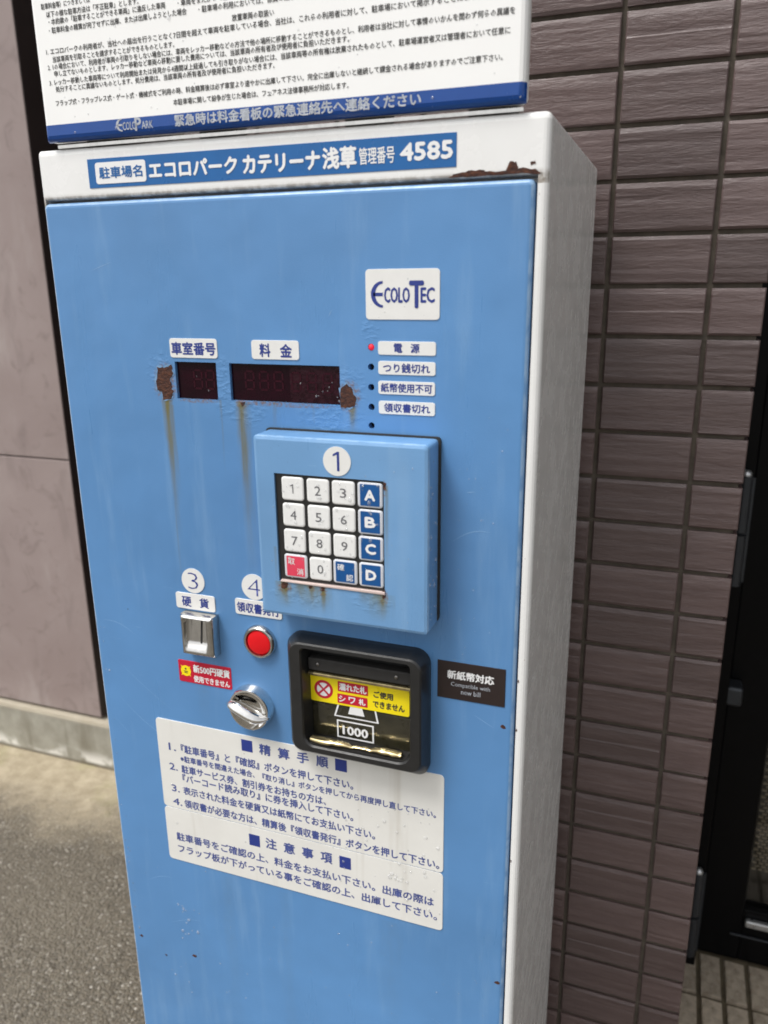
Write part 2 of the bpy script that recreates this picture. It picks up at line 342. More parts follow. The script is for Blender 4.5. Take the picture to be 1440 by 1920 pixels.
m_alu = plain('black_aluminium', (0.003, 0.003, 0.0035), 0.38, var=0.15, spec=0.12)
m_hinge = plain('grey_hinge_metal', (0.055, 0.060, 0.068), 0.40, metal=0.6)
m_silver = plain('anodised_silver', (0.60, 0.61, 0.62), 0.30, metal=0.8)
m_mesh = plain('beige_mesh', (0.42, 0.36, 0.28), 0.6)
m_render = plain('dark_render_coat', (0.10, 0.085, 0.08), 0.85, bumpd=0.002)

# ------------------------------------------------------------------ mesh helpers
def finish(bm, name, smooth=35):
    me = bpy.data.meshes.new(name)
    bmesh.ops.recalc_face_normals(bm, faces=bm.faces)
    bm.to_mesh(me); bm.free()
    if smooth:
        me.set_sharp_from_angle(angle=R_(smooth))
        for p in me.polygons: p.use_smooth = p.area < 1.5e-4     # broad faces stay flat
    return me
def obj(name, me, mat, parent=None, loc=None):
    """link one mesh object; meshes are drawn in place, so a child undoes its parent's offset"""
    o = bpy.data.objects.new(name, me)
    if mat is not None and not me.materials: me.materials.append(mat)
    COL.objects.link(o)
    base = Vector((0, 0, 0))
    p = parent
    if p is not None:
        o.parent = p
        q = p
        while q is not None:
            base += q.location; q = q.parent
    o.location = Vector(loc or (0, 0, 0)) - base
    return o
def thing(name, loc, label, cat, group=None):
    e = bpy.data.objects.new(name, None); e.empty_display_size = 0.1; COL.objects.link(e); e.location = loc
    e['label'] = label; e['category'] = cat
    if group: e['group'] = group
    return e
def bm_box(bm, x0, x1, y0, y1, z0, z1):
    vs = [bm.verts.new(p) for p in ((x0, y0, z0), (x1, y0, z0), (x1, y1, z0), (x0, y1, z0), (x0, y0, z1), (x1, y0, z1), (x1, y1, z1), (x0, y1, z1))]
    for f in ((0, 3, 2, 1), (4, 5, 6, 7), (0, 1, 5, 4), (1, 2, 6, 5), (2, 3, 7, 6), (3, 0, 4, 7)): bm.faces.new([vs[i] for i in f])
    return vs
def box(x0, x1, y0, y1, z0, z1, bev=0.0, seg=2, name='box'):
    bm = bmesh.new(); bm_box(bm, x0, x1, y0, y1, z0, z1)
    if bev: bmesh.ops.bevel(bm, geom=list(bm.edges), offset=bev, segments=seg, affect='EDGES', profile=0.5)
    return finish(bm, name)
def rr(x0, z0, x1, z1, r, n=5, rs=None):
    """rounded rectangle outline in x, z (counter-clockwise seen from the front)"""
    rs = rs or (r, r, r, r); out = []
    for (cx, cz, sx, sz, a0), q in zip(((x1, z0, -1, 1, -90), (x1, z1, -1, -1, 0), (x0, z1, 1, -1, 90), (x0, z0, 1, 1, 180)), rs):
        for i in range(n + 1):
            a = R_(a0 + 90 * i / n); out.append((cx + sx * q + q * math.cos(a), cz + sz * q + q * math.sin(a)))
    return out
def prism(pts, yb, yf, bev=0.0, name='plate'):
    """outline extruded from back y to front y, with an optional soft front edge"""
    bm = bmesh.new()
    f = bm.faces.new([bm.verts.new((x, yf, z)) for x, z in pts])
    r = bmesh.ops.extrude_face_region(bm, geom=[f])
    for v in r['geom']:
        if isinstance(v, bmesh.types.BMVert): v.co.y = yb
    if bev:
        es = [e for e in bm.edges if abs(e.verts[0].co.y - yf) < 1e-7 and abs(e.verts[1].co.y - yf) < 1e-7]
        bmesh.ops.bevel(bm, geom=es, offset=bev, segments=2, affect='EDGES', profile=0.5)
    return finish(bm, name)
def disc(cx, cz, r, yb, yf, n=32, bev=0.0, name='disc', sx=1.0):
    return prism([(cx + sx * r * math.cos(2 * math.pi * i / n), cz + r * math.sin(2 * math.pi * i / n)) for i in range(n)], yb, yf, bev, name)
def lathe(cx, cz, prof, n=40, name='lathe'):
    """profile of (radius, y) turned about the y axis"""
    bm = bmesh.new(); rings = []
    for r, y in prof:
        if r < 1e-6: rings.append([bm.verts.new((cx, y, cz))])
        else: rings.append([bm.verts.new((cx + r * math.cos(2 * math.pi * i / n), y, cz + r * math.sin(2 * math.pi * i / n))) for i in range(n)])
    for a, b in zip(rings, rings[1:]):
        for i in range(n):
            j = (i + 1) % n
            if len(a) == 1 and len(b) == 1: continue
            if len(b) == 1: bm.faces.new((a[i], a[j], b[0]))
            elif len(a) == 1: bm.faces.new((a[0], b[j], b[i]))
            else: bm.faces.new((a[i], a[j], b[j], b[i]))
    return finish(bm, name)
def loft(loops, cap0=False, cap1=False, name='loft', closed=True, smooth=35):
    bm = bmesh.new(); L = [[bm.verts.new(p) for p in lp] for lp in loops]
    for a, b in zip(L, L[1:]):
        n = len(a)
        for i in range(n if closed else n - 1):
            j = (i + 1) % n; bm.faces.new((a[i], a[j], b[j], b[i]))
    if cap0: bm.faces.new(L[0])
    if cap1: bm.faces.new(L[-1])
    return finish(bm, name, smooth)
def boolean_cut(me, cutters, name):
    a = bpy.data.objects.new('cut_target', me); COL.objects.link(a); tmp = [a]
    for i, c in enumerate(cutters):
        o = bpy.data.objects.new('cutter', c); COL.objects.link(o); tmp.append(o)
        md = a.modifiers.new('b%d' % i, 'BOOLEAN'); md.operation = 'DIFFERENCE'; md.object = o; md.solver = 'EXACT'
    bpy.context.view_layer.update()
    out = bpy.data.meshes.new_from_object(a.evaluated_get(bpy.context.evaluated_depsgraph_get()))
    for o in tmp: bpy.data.objects.remove(o)
    out.name = name
    out.set_sharp_from_angle(angle=R_(30))
    for p in out.polygons: p.use_smooth = p.area < 1.5e-4
    return out
def text_mesh(s, b, y, bold=0.0, thick=0.0, res=2, aspect=None):
    """lettering fitted into the box (x0, z0, x1, z1) on the plane y; bold strikes the same shapes several times, a hair apart"""
    c = bpy.data.curves.new('lettering', 'FONT'); c.body = s; c.size = 1.0; c.resolution_u = res; c.offset = thick
    o = bpy.data.objects.new('lettering', c); COL.objects.link(o)
    bpy.context.view_layer.update()
    me = bpy.data.meshes.new_from_object(o.evaluated_get(bpy.context.evaluated_depsgraph_get()))
    bpy.data.objects.remove(o); bpy.data.curves.remove(c)
    me.materials.clear()
    xs = [v.co.x for v in me.vertices]; ys = [v.co.y for v in me.vertices]
    ax, bx, ay, by = min(xs), max(xs), min(ys), max(ys)
    x0, z0, x1, z1 = b
    d = bold * (z1 - z0)
    kx = (x1 - x0 - 2 * d) / (bx - ax); kz = (z1 - z0 - 2 * d) / (by - ay)
    for v in me.vertices:
        v.co = Vector((x0 + d + (v.co.x - ax) * kx, y, z0 + d + (v.co.y - ay) * kz))
    if bold:
        bm = bmesh.new(); base = [tuple(v.co) for v in me.vertices]
        for k, (u, w) in enumerate(((-d, 0), (d, 0), (0, -d), (0, d), (0, 0))):
            vs = [bm.verts.new((p[0] + u, y - 0.000006 * k, p[2] + w)) for p in base]
            for p in me.polygons:
                try: bm.faces.new([vs[i] for i in p.vertices])
                except ValueError: pass
        me.clear_geometry(); bm.to_mesh(me); bm.free()
    return me
def letter(s, b, y, mat, parent, bold=0.0, **k):
    return obj('lettering', text_mesh(s, b, y, bold, **k), mat, parent)
def droplets(spec, name='drops'):
    """rain drops as flattened domes; spec = (x, y, z, radius, normal axis, sign)"""
    bm = bmesh.new()
    for (x, y, z, r, ax, sg) in spec:
        n = 10; el = random.uniform(0.85, 1.5); hgt = r * random.uniform(0.45, 0.7); rot = random.uniform(0, 3)
        rings = []
        for k, (rad, h) in enumerate(((1.0, -0.15), (0.93, 0.35), (0.62, 0.8), (0.25, 0.98))):
            ring = []
            for i in range(n):
                a = 2 * math.pi * i / n
                u = r * rad * math.cos(a) * (1 + 0.12 * math.sin(2 * a + rot)); w = r * rad * math.sin(a) * el
                h_ = h * hgt
                ring.append(bm.verts.new((x + u, y + sg * h_, z + w) if ax == 'y' else (x + sg * h_, y + u, z + w)))
            rings.append(ring)
        for a, b in zip(rings, rings[1:]):
            for i in range(n): bm.faces.new((a[i], a[(i + 1) % n], b[(i + 1) % n], b[i]))
        bm.faces.new(rings[-1]); bm.faces.new(list(reversed(rings[0])))
    return finish(bm, name, 180)

# =================================================================== SETTING
gm = bmesh.new()
gv = [gm.verts.new(p) for p in ((-150, -150, 0), (150, -150, 0), (150, 150, 0), (-150, 150, 0))]; gm.faces.new(gv)
ground = obj('ground', finish(gm, 'ground', 0), m_ground); ground['kind'] = 'structure'

# paved strip before the entrance: small stones with open joints
paving = obj('paving', box(0.52, 2.3, 0.36, 0.90, -0.02, 0.004), m_mortar); paving['kind'] = 'structure'
PW, PL, PJ = 0.0437, 0.1060, 0.0085
pv = []
for k in range(3):
    bm = bmesh.new(); bm_box(bm, PJ / 2, PW - PJ / 2, PJ / 2, PL - PJ / 2, 0.0, 0.0095)
    bmesh.ops.bevel(bm, geom=[e for e in bm.edges if all(v.co.z > 0.005 for v in e.verts)], offset=0.0016, segments=2, affect='EDGES')
    for v in bm.verts: v.co.z += random.uniform(-0.0006, 0.0006)
    pv.append(finish(bm, 'paving_stone'))
for i in range(12):
    for j in range(4):
        obj('paving_stone', random.choice(pv), m_paver, paving, loc=(0.560 + i * PW - 0.0002 * j, 0.405 + j * PL + (i % 3 - 1) * 0.001, 0.001))

# =================================================================== LEFT WALL OF LARGE PANELS
WY = 0.981
lw = thing('panel_wall', (-1.6, 1.1, 0), 'mottled taupe panel wall on a concrete plinth, left of the blue machine', 'wall')
def panel(x0, x1, z0, z1):
    return obj('panel', box(x0, x1, WY, WY + 0.02, z0, z1, 0.0015), m_panel, lw)
for (x0, x1) in ((-0.8975 - 0.90, -0.8975), (-0.8975 - 1.805, -0.8975 - 0.905)):
    panel(x0, x1, 0.1475, 0.8685); panel(x0, x1, 0.8725, 2.32)
obj('wall_core', box(-2.70, -0.902, WY + 0.0205, 1.26, 0.10, 2.32), m_paneledge, lw)
obj('end_trim', box(-0.9015, -0.896, WY + 0.0015, 1.262, 0.1478, 2.32, 0.001), m_paneledge, lw)
def plinth():
    bm = bmesh.new()
    bm_box(bm, -2.75, -0.0870, 0.961, 1.262, -0.02, 0.1385)
    bmesh.ops.bevel(bm, geom=[e for e in bm.edges if all(v.co.z > 0.1 for v in e.verts)], offset=0.004, segments=2, affect='EDGES')
    return finish(bm, 'plinth')
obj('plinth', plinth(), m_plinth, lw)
obj('back_wall', box(-0.902, -0.085, 1.264, 1.34, 0, 2.32), m_paneledge, lw)

# =================================================================== TILED WALL BEHIND THE MACHINE
TY = 0.320
tw = thing('tiled_wall', (0.25, 0.5, 0), 'brown ribbed ceramic tile wall behind and right of the blue machine', 'wall')
COLX, TP, ROW0, RP, TJ = 0.5309, 0.1000, 1.5404, 0.05088, 0.0047
XR = 0.5832
obj('wall_core', box(-0.085, XR - 0.004, TY + 0.0042, 1.10, 0.0, 2.75), m_grout, tw)
def tile_mesh(w, h, deep, seed):
    """one ribbed tile: a drawn profile of shallow horizontal ridges"""
    rd = random.Random(seed); rows = [0.0]
    while rows[-1] < h - 0.0030: rows.append(rows[-1] + rd.uniform(0.0013, 0.0040))
    rows[-1] = h
    xs = [0.0, 0.0012, w * 0.33, w * 0.66, w - 0.0012, w]
    bm = bmesh.new(); G = []
    for k, z in enumerate(rows):
        edge = (k in (0, len(rows) - 1)); base = rd.uniform(-0.0003, 0.0004)
        line = []
        for i, x in enumerate(xs):
            y = 0.0016 if edge else base + rd.uniform(-0.00022, 0.00022)
            if i in (0, len(xs) - 1): y = max(y, 0.0013)
            zz = z if edge else z + rd.uniform(-0.0004, 0.0004)
            line.append(bm.verts.new((x, y, zz)))
        G.append(line)
    for a, b in zip(G, G[1:]):
        for i in range(len(xs) - 1): bm.faces.new((a[i], a[i + 1], b[i + 1], b[i]))
    rim = G[0] + [g[-1] for g in G[1:]] + list(reversed(G[-1][:-1])) + [g[0] for g in reversed(G[1:-1])]
    back = [bm.verts.new((v.co.x, deep, v.co.z)) for v in rim]
    for i in range(len(rim)):
        j = (i + 1) % len(rim); bm.faces.new((rim[j], rim[i], back[i], back[j]))
    return finish(bm, 'tile', 28)
full = [tile_mesh(TP - TJ, RP - TJ, 0.0060, 100 + k) for k in range(10)]
corner = [tile_mesh(XR - COLX - TJ / 2, RP - TJ, 0.0500, 200 + k) for k in range(6)]
rd = random.Random(3)
NROW = 37
for k in range(NROW):
    z0 = ROW0 + RP * 6 - (k + 1) * RP + TJ / 2
    if z0 < -0.01: continue
    for c in range(1, 7):
        obj('tile', rd.choice(full), m_tile, tw, loc=(COLX - c * TP + TJ / 2, TY + rd.uniform(-0.0004, 0.0004), z0 + rd.uniform(-0.0003, 0.0003)))
    obj('tile', rd.choice(corner), m_tile, tw, loc=(COLX + TJ / 2, TY + rd.uniform(-0.0003, 0.0003), z0 + rd.uniform(-0.0003, 0.0003)))
obj('fascia', box(-0.086, 2.30, 0.300, 0.3235, ROW0 + RP * 6 + 0.003, 2.76, 0.002), m_render, tw)
obj('soffit', box(XR - 0.003, 2.30, 0.3245, 0.98, 2.35, 2.74), m_render, tw)
obj('recess_shade_wall', box(2.02, 2.30, 0.3245, 0.98, 0.0, 2.349), m_render, tw)  # unseen wall added to keep the entrance recess dark
obj('door_head_wall', box(XR - 0.003, 2.02, 0.905, 1.10, 0.0, 2.349), m_render, tw)

# =================================================================== ENTRANCE DOOR (black aluminium)
DY = 0.830
ed = thing('entrance_door', (0.95, 0.86, 0), 'black aluminium framed entrance door right of the brown tiled wall', 'door')
obj('door_jamb', box(0.5815, 0.640, 0.790, 0.904, 0.006, 2.045, 0.002), m_alu, ed)
obj('stile', box(0.643, 0.7185, DY, 0.872, 0.012, 2.03, 0.003), m_alu, ed)
obj('bottom_rail', box(0.7185, 1.45, DY + 0.0012, 0.871, 0.012, 0.132, 0.002), m_alu, ed)
obj('stile', box(1.45, 1.55, DY, 0.872, 0.012, 2.03, 0.003), m_alu, ed)
obj('top_rail', box(0.7185, 1.45, DY + 0.0012, 0.871, 1.93, 2.03, 0.002), m_alu, ed)
obj('door_jamb', box(1.553, 2.019, 0.80, 0.904, 0.006, 2.045, 0.002), m_alu, ed)
obj('glass_pane', box(0.7190, 1.4495, 0.846, 0.850, 0.132, 1.93), m_glass, ed)
obj('backing_panel', box(0.7190, 1.4495, 0.862, 0.868, 0.132, 1.93), m_gasket, ed)
bm = bmesh.new()
for r in range(110):
    z = 0.206 + r * 0.0072
    for c in range(26):
        x = 0.7245 + c * 0.0112 + (r % 2) * 0.0056
        bm_box(bm, x, x + 0.0075, 0.8580, 0.8615, z, z + 0.0030)
mo = obj('perforated_mesh', finish(bm, 'mesh', 0), m_mesh, ed); mo['kind'] = 'stuff'
obj('trim_strip', box(0.7215, 1.44, DY - 0.010, DY + 0.001, 0.100, 0.115, 0.003), m_silver, ed)
obj('trim_line', box(0.6990, 1.44, DY - 0.004, DY + 0.0005, 0.0705, 0.0740, 0.001), m_hinge, ed)
def hinge(zb, zt):
    bm = bmesh.new(); n = 14; X0, Y0 = 0.6265, 0.780
    for (r, z0, z1) in ((0.0105, zb, zb + (zt - zb) * 0.47), (0.0105, zb + (zt - zb) * 0.50, zt)):
        a = [bm.verts.new((X0 + r * math.cos(2 * math.pi * i / n), Y0 + r * math.sin(2 * math.pi * i / n), z0)) for i in range(n)]
        b = [bm.verts.new((X0 + r * math.cos(2 * math.pi * i / n), Y0 + r * math.sin(2 * math.pi * i / n), z1)) for i in range(n)]
        for i in range(n): bm.faces.new((a[i], a[(i + 1) % n], b[(i + 1) % n], b[i]))
        bm.faces.new(a); bm.faces.new(b)
    bm_box(bm, 0.6120, 0.6410, 0.7855, 0.7910, zb + 0.004, zt - 0.004)
    h = obj('hinge', finish(bm, 'hinge', 40), m_hinge, ed)
    bm = bmesh.new(); bmesh.ops.create_uvsphere(bm, u_segments=12, v_segments=8, radius=0.0085, matrix=Matrix.Translation((X0, Y0, zt + 0.002)))
    obj('cap', finish(bm, 'cap'), m_silver, h)
hinge(0.805, 0.990); hinge(0.045, 0.232)
obj('lock_block', box(0.6330, 0.6640, 0.792, DY - 0.0005, 0.575, 0.612, 0.006, 3), m_hinge, ed)

# =================================================================== PAYMENT MACHINE
pm = thing('payment_machine', (0.208, 0.15, 0), 'blue and white coin parking payment machine with keypad, standing before the tiled wall', 'payment machine')
XL, XE, YB, ZT_ = -0.0005, 0.4168, 0.2975, 1.4000
def cabinet():
    bm = bmesh.new(); y0 = 0.0015; ox0, ox1, oz0, oz1 = 0.0010, 0.4094, 0.05, 1.3612; yd = 0.016
    o = [bm.verts.new(p) for p in ((XL, y0, 0), (XE, y0, 0), (XE, y0, ZT_), (XL, y0, ZT_))]
    i = [bm.verts.new(p) for p in ((ox0, y0, oz0), (ox1, y0, oz0), (ox1, y0, oz1), (ox0, y0, oz1))]
    d = [bm.verts.new(p) for p in ((ox0, yd, oz0), (ox1, yd, oz0), (ox1, yd, oz1), (ox0, yd, oz1))]
    k = [bm.verts.new(p) for p in ((XL, YB, 0), (XE, YB, 0), (XE, YB, ZT_), (XL, YB, ZT_))]
    for a in range(4):
        b = (a + 1) % 4
        bm.faces.new((o[a], o[b], i[b], i[a])); bm.faces.new((i[a], i[b], d[b], d[a])); bm.faces.new((o[b], o[a], k[a], k[b]))
    bm.faces.new(d); bm.faces.new(list(reversed(k)))
    oe = [e for e in bm.edges if (e.verts[0] in o and e.verts[1] in o) and not (abs(e.verts[0].co.x - XL) < 1e-6 and abs(e.verts[1].co.x - XL) < 1e-6)] + [e for e in bm.edges if (e.verts[0] in o) != (e.verts[1] in o) and (e.verts[0] in k or e.verts[1] in k) and e.verts[0].co.x > 0.3]
    bmesh.ops.bevel(bm, geom=oe, offset=0.0048, segments=4, affect='EDGES', profile=0.5)
    oe = [e for e in bm.edges if all(abs(v.co.y - y0) < 1e-6 and abs(v.co.z - oz1) < 1e-5 and v.co.x < ox1 + 1e-5 for v in e.verts)]
    bmesh.ops.bevel(bm, geom=oe, offset=0.0026, segments=3, affect='EDGES', profile=0.5)
    return finish(bm, 'cabinet', 40)
obj('cabinet', cabinet(), m_white, pm)
# blue door
bm = bmesh.new(); bm_box(bm, -0.0012, 0.4078, 0.0, 0.0135, 0.055, 1.3590)
bmesh.ops.bevel(bm, geom=list(bm.edges), offset=0.0040, segments=4, affect='EDGES', profile=0.5)
dm = finish(bm, 'door', 30)
D1 = (0.1148, 1.2015, 0.1542, 1.2322); D2 = (0.1664, 1.2020, 0.2634, 1.2321)
LED = ((0.2896, 1.2469), (0.2893, 1.2322), (0.2892, 1.2169), (0.2892, 1.2018), (0.2890, 1.1874))
cut = [box(a, c, -0.01, 0.0062, b, d) for a, b, c, d in (D1, D2)] + [disc(x, z, 0.0026, 0.0075, -0.01, 20) for x, z in LED]
door = obj('door', boolean_cut(dm, cut, 'door'), m_door, pm)

def seg_digit(x, z, w, h, y):
    bm = bmesh.new(); t = w * 0.17; g = t * 0.25
    def hbar(cz): bm.faces.new([bm.verts.new((px, y, pz)) for px, pz in ((x + t * .6 + g, cz), (x + t + g, cz - t / 2), (x + w - t - g, cz - t / 2), (x + w - t * .6 - g, cz), (x + w - t - g, cz + t / 2), (x + t + g, cz + t / 2))])
    def vbar(cx, z0, z1): bm.faces.new([bm.verts.new((px, y, pz)) for px, pz in ((cx, z0), (cx + t / 2, z0 + t / 2), (cx + t / 2, z1 - t / 2), (cx, z1), (cx - t / 2, z1 - t / 2), (cx - t / 2, z0 + t / 2))])
    for cz in (z + t / 2, z + h / 2, z + h - t / 2): hbar(cz)
    for cx in (x + t / 2, x + w - t / 2):
        vbar(cx, z + t * .6 + g, z + h / 2 - g - t * .1); vbar(cx, z + h / 2 + g + t * .1, z + h - t * .6 - g)
    for f in bm.faces: f.normal_update()
    return finish(bm, 'digit', 0)
dw = obj('display_window', box(D1[0] + .0002, D1[2] - .0002, 0.0030, 0.0061, D1[1] + .0002, D1[3] - .0002), m_disp, pm)
for x in (0.1300, 0.1415): obj('digit', seg_digit(x, 1.2095, 0.0090, 0.0165, 0.0028), m_seg, dw)
dw = obj('display_window', box(D2[0] + .0002, D2[2] - .0002, 0.0030, 0.0061, D2[1] + .0002, D2[3] - .0002), m_disp, pm)
obj('water_spotted_film', box(0.2195, D2[2] - .0004, 0.0021, 0.00295, D2[1] + .0004, D2[3] - .0010), m_disp2, dw)
for k, x in enumerate((0.1785, 0.1915, 0.2045, 0.2205, 0.2340, 0.2475)): obj('digit', seg_digit(x, 1.2105, 0.0090, 0.0160, 0.0028 if k < 3 else 0.0019), m_seg, dw)
for k, (x, z) in enumerate(LED):
    if k == 0: obj('indicator_light', lathe(x, z, ((0.0024, 0.006), (0.0024, 0.001), (0.0019, -0.0004), (0.0010, -0.0010), (0.0, -0.0012)), 20), m_led, pm)
    else: obj('indicator_hole', disc(x, z, 0.00255, 0.0076, 0.0066, 20), m_dark, pm)
obj('door_back', box(0.28, 0.30, 0.0080, 0.0100, 1.18, 1.26), m_dark, pm)

# ---- labels
def flat_marks(ms, y):
    bm = bmesh.new()
    for cx, cz, a, b in ms: bm.faces.new([bm.verts.new((cx + a * math.cos(t), y, cz + b * math.sin(t))) for t in [2 * math.pi * i / 12 for i in range(12)]])
    return finish(bm, 'marks', 0)
def label(b, r, mat, parent=pm, y=-0.0006, name='caption_label', bev=0.0002):
    return obj(name, prism(rr(*b, r), 0.0002 if y < 0 else 0.0025, y, bev), mat, parent)
LY, TYY = -0.0006, -0.00075
st = label((0.0474, 1.3689, 0.3534, 1.3906), 0.0002, m_strip, y=0.0011, name='name_strip', bev=0)
obj('label_panel', prism(rr(0.0547, 1.3717, 0.1026, 1.3876, 0.0022), 0.0012, 0.0008), m_whiteink, st)
letter('駐車場名', (0.0583, 1.3754, 0.0994, 1.3842), 0.0006, m_strip, st, 0.025)
letter('エコロパーク', (0.1052, 1.3732, 0.1842, 1.3856), 0.0008, m_whiteink, st, 0.045)
letter('カテリーナ', (0.1886, 1.3722, 0.2523, 1.3856), 0.0008, m_whiteink, st, 0.045)
letter('浅草', (0.2537, 1.3720, 0.2805, 1.3869), 0.0008, m_whiteink, st, 0.04)
letter('管理番号', (0.2822, 1.3738, 0.3090, 1.3850), 0.0008, m_whiteink, st, 0.012)
letter('4585', (0.3129, 1.3742, 0.3511, 1.3862), 0.0008, m_whiteink, st, 0.05)

l = label((0.1117, 1.2355, 0.1566, 1.2512), 0.0024, m_plate); letter('車室番号', (0.1132, 1.2378, 0.1553, 1.2484), TYY, m_navy, l, 0.03)
l = label((0.1880, 1.2359, 0.2297, 1.2508), 0.0024, m_plate); letter('料', (0.1951, 1.2378, 0.2050, 1.2484), TYY, m_navy, l, 0.03); letter('金', (0.2132, 1.2378, 0.2238, 1.2482), TYY, m_navy, l, 0.03)
bp = label((0.2861, 1.2671, 0.3430, 1.3029), 0.0028, m_plate, name='brand_plate')
def logo_e(b, y, parent, mat):
    """a round-backed E: an open arc with a centre bar"""
    x0, z0, x1, z1 = b; cz = (z0 + z1) / 2; R1 = (z1 - z0) / 2; w = x1 - x0; bm = bmesh.new(); n = 14
    th = 0.30
    outer = [(x1 - w * math.sin(math.pi * i / n), cz + R1 * math.cos(math.pi * i / n)) for i in range(n + 1)]
    inner = [(x1 - (w - w * 0.36) * math.sin(math.pi * i / n) * 1.0, cz + (R1 * 0.80) * math.cos(math.pi * i / n)) for i in range(n + 1)]
    for i in range(n):
        bm.faces.new([bm.verts.new((p[0], y, p[1])) for p in (outer[i], outer[i + 1], inner[i + 1], inner[i])])
    t = R1 * 0.13
    bm.faces.new([bm.verts.new((p[0], y, p[1])) for p in ((x0 + w * 0.2, cz - t), (x1, cz - t), (x1, cz + t), (x0 + w * 0.2, cz + t))])
    return obj('lettering', finish(bm, 'lettering', 0), mat, parent)
logo_e((0.2903, 1.2756, 0.2997, 1.2946), TYY, bp, m_navy)
letter('COLO', (0.3006, 1.2790, 0.3206, 1.2902), TYY, m_navy, bp, 0.03)
letter('T', (0.3200, 1.2753, 0.3312, 1.2947), TYY - 0.0001, m_navy, bp, 0.03)
letter('EC', (0.3286, 1.2790, 0.3394, 1.2900), TYY, m_navy, bp, 0.03)
IL = ((0.2953, 1.2415, 0.3404, 1.2515), (0.2953, 1.2269, 0.3402, 1.2369), (0.2951, 1.2121, 0.3399, 1.2221), (0.2953, 1.1970, 0.3400, 1.2070))
IT = ((('電', (0.3078, 1.2432, 0.3146, 1.2500)), ('源', (0.3210, 1.2432, 0.3280, 1.2500))), (('つり銭切れ', (0.2993, 1.2284, 0.3361, 1.2354)),), (('紙幣使用不可', (0.2972, 1.2137, 0.3379, 1.2206)),), (('領収書切れ', (0.2996, 1.1986, 0.3363, 1.2055)),))
for b, ts in zip(IL, IT):
    l = label(b, 0.0018, m_plate)
    for s, tb in ts: letter(s, tb, TYY, m_navy, l, 0.025)
# step discs and captions
def one_mark(cx, cz, hh, y, mat, parent, w):
    s = hh * w; bm = bmesh.new()
    bm.faces.new([bm.verts.new((cx + x * hh, y, cz + z * hh)) for x, z in ((w * 1.1 - w, -1), (w * 1.1 + w, -1), (w * 1.1 + w, 1), (w * 1.1 - w * .6, 1), (-0.42, 0.72), (-0.42, 0.72 - 2 * w * .8), (w * 1.1 - w, 1 - 2.3 * w))])
    return obj('lettering', finish(bm, 'lettering', 0), mat, parent)
def number_disc(cx, cz, r, s, yb=0.0002, yf=-0.0006):
    d = obj('number_disc', disc(cx, cz, r, yb, yf, 40), m_plate, pm)
    hh = r * 0.66; ww = {'1': 0.20, '3': 0.44, '4': 0.50}[s] * r
    if s == '1': one_mark(cx, cz, hh, yf - 0.00015, m_navy, d, 0.13)
    else: letter(s, (cx - ww, cz - hh, cx + ww, cz + hh), yf - 0.00015, m_navy, d, 0.0, thick=-0.022)
number_disc(0.1152, 1.0378, 0.0118, '3'); number_disc(0.1770, 1.0395, 0.0120, '4')
l = label((0.0956, 1.0099, 0.1364, 1.0252), 0.0022, m_plate, y=-0.0009); letter('硬', (0.1020, 1.0122, 0.1118, 1.0220), -0.00105, m_navy, l, 0.025); letter('貨', (0.1204, 1.0126, 0.1302, 1.0224), -0.00105, m_navy, l, 0.025)
l = label((0.1573, 1.0123, 0.2032, 1.0271), 0.0022, m_plate, y=-0.0009); letter('領収書発行', (0.1590, 1.0146, 0.2010, 1.0243), -0.00105, m_navy, l, 0.025)
l = label((0.0913, 0.9343, 0.1477, 0.9566), 0.0014, m_red, name='red_sticker')
letter('新500円硬貨', (0.1074, 0.9455, 0.1464, 0.9540), TYY, m_whiteink, l, 0.035); letter('使用できません', (0.1071, 0.9358, 0.1459, 0.9428), TYY, m_whiteink, l, 0.03)
em = l; obj('emblem', disc(0.0992, 0.9460, 0.0054, -0.0005, TYY, 24), m_yellow, l)
bm = bmesh.new()
for k in range(4):
    a = math.pi / 4 + k * math.pi / 2; c, s_ = math.cos(a), math.sin(a)
    bm.faces.new([bm.verts.new((0.0992 + u * c - w * s_, -0.00068, 0.9460 + u * s_ + w * c)) for u, w in ((0.0050, -.0009), (0.0076, 0), (0.0050, .0009))])
obj('emblem_rays', finish(bm, 'rays', 0), m_yellow, l)
obj('emblem_mark', flat_marks(((0.0992, 0.9481, 0.0010, 0.0010), (0.0992, 0.9455, 0.0026, 0.0005), (0.0992, 0.9440, 0.0022, 0.0004)), TYY - 0.0001), m_ink, l)
l = label((0.3438, 0.9637, 0.4001, 0.9973), 0.0002, m_brownfilm, name='black_sticker')
letter('新紙幣対応', (0.3521, 0.9819, 0.3911, 0.9899), TYY, m_whiteink, l, 0.035); letter('Compatible with', (0.3554, 0.9746, 0.3878, 0.9794), TYY, m_greyink, l); letter('new bill', (0.3640, 0.9693, 0.3801, 0.9737), TYY, m_greyink, l)
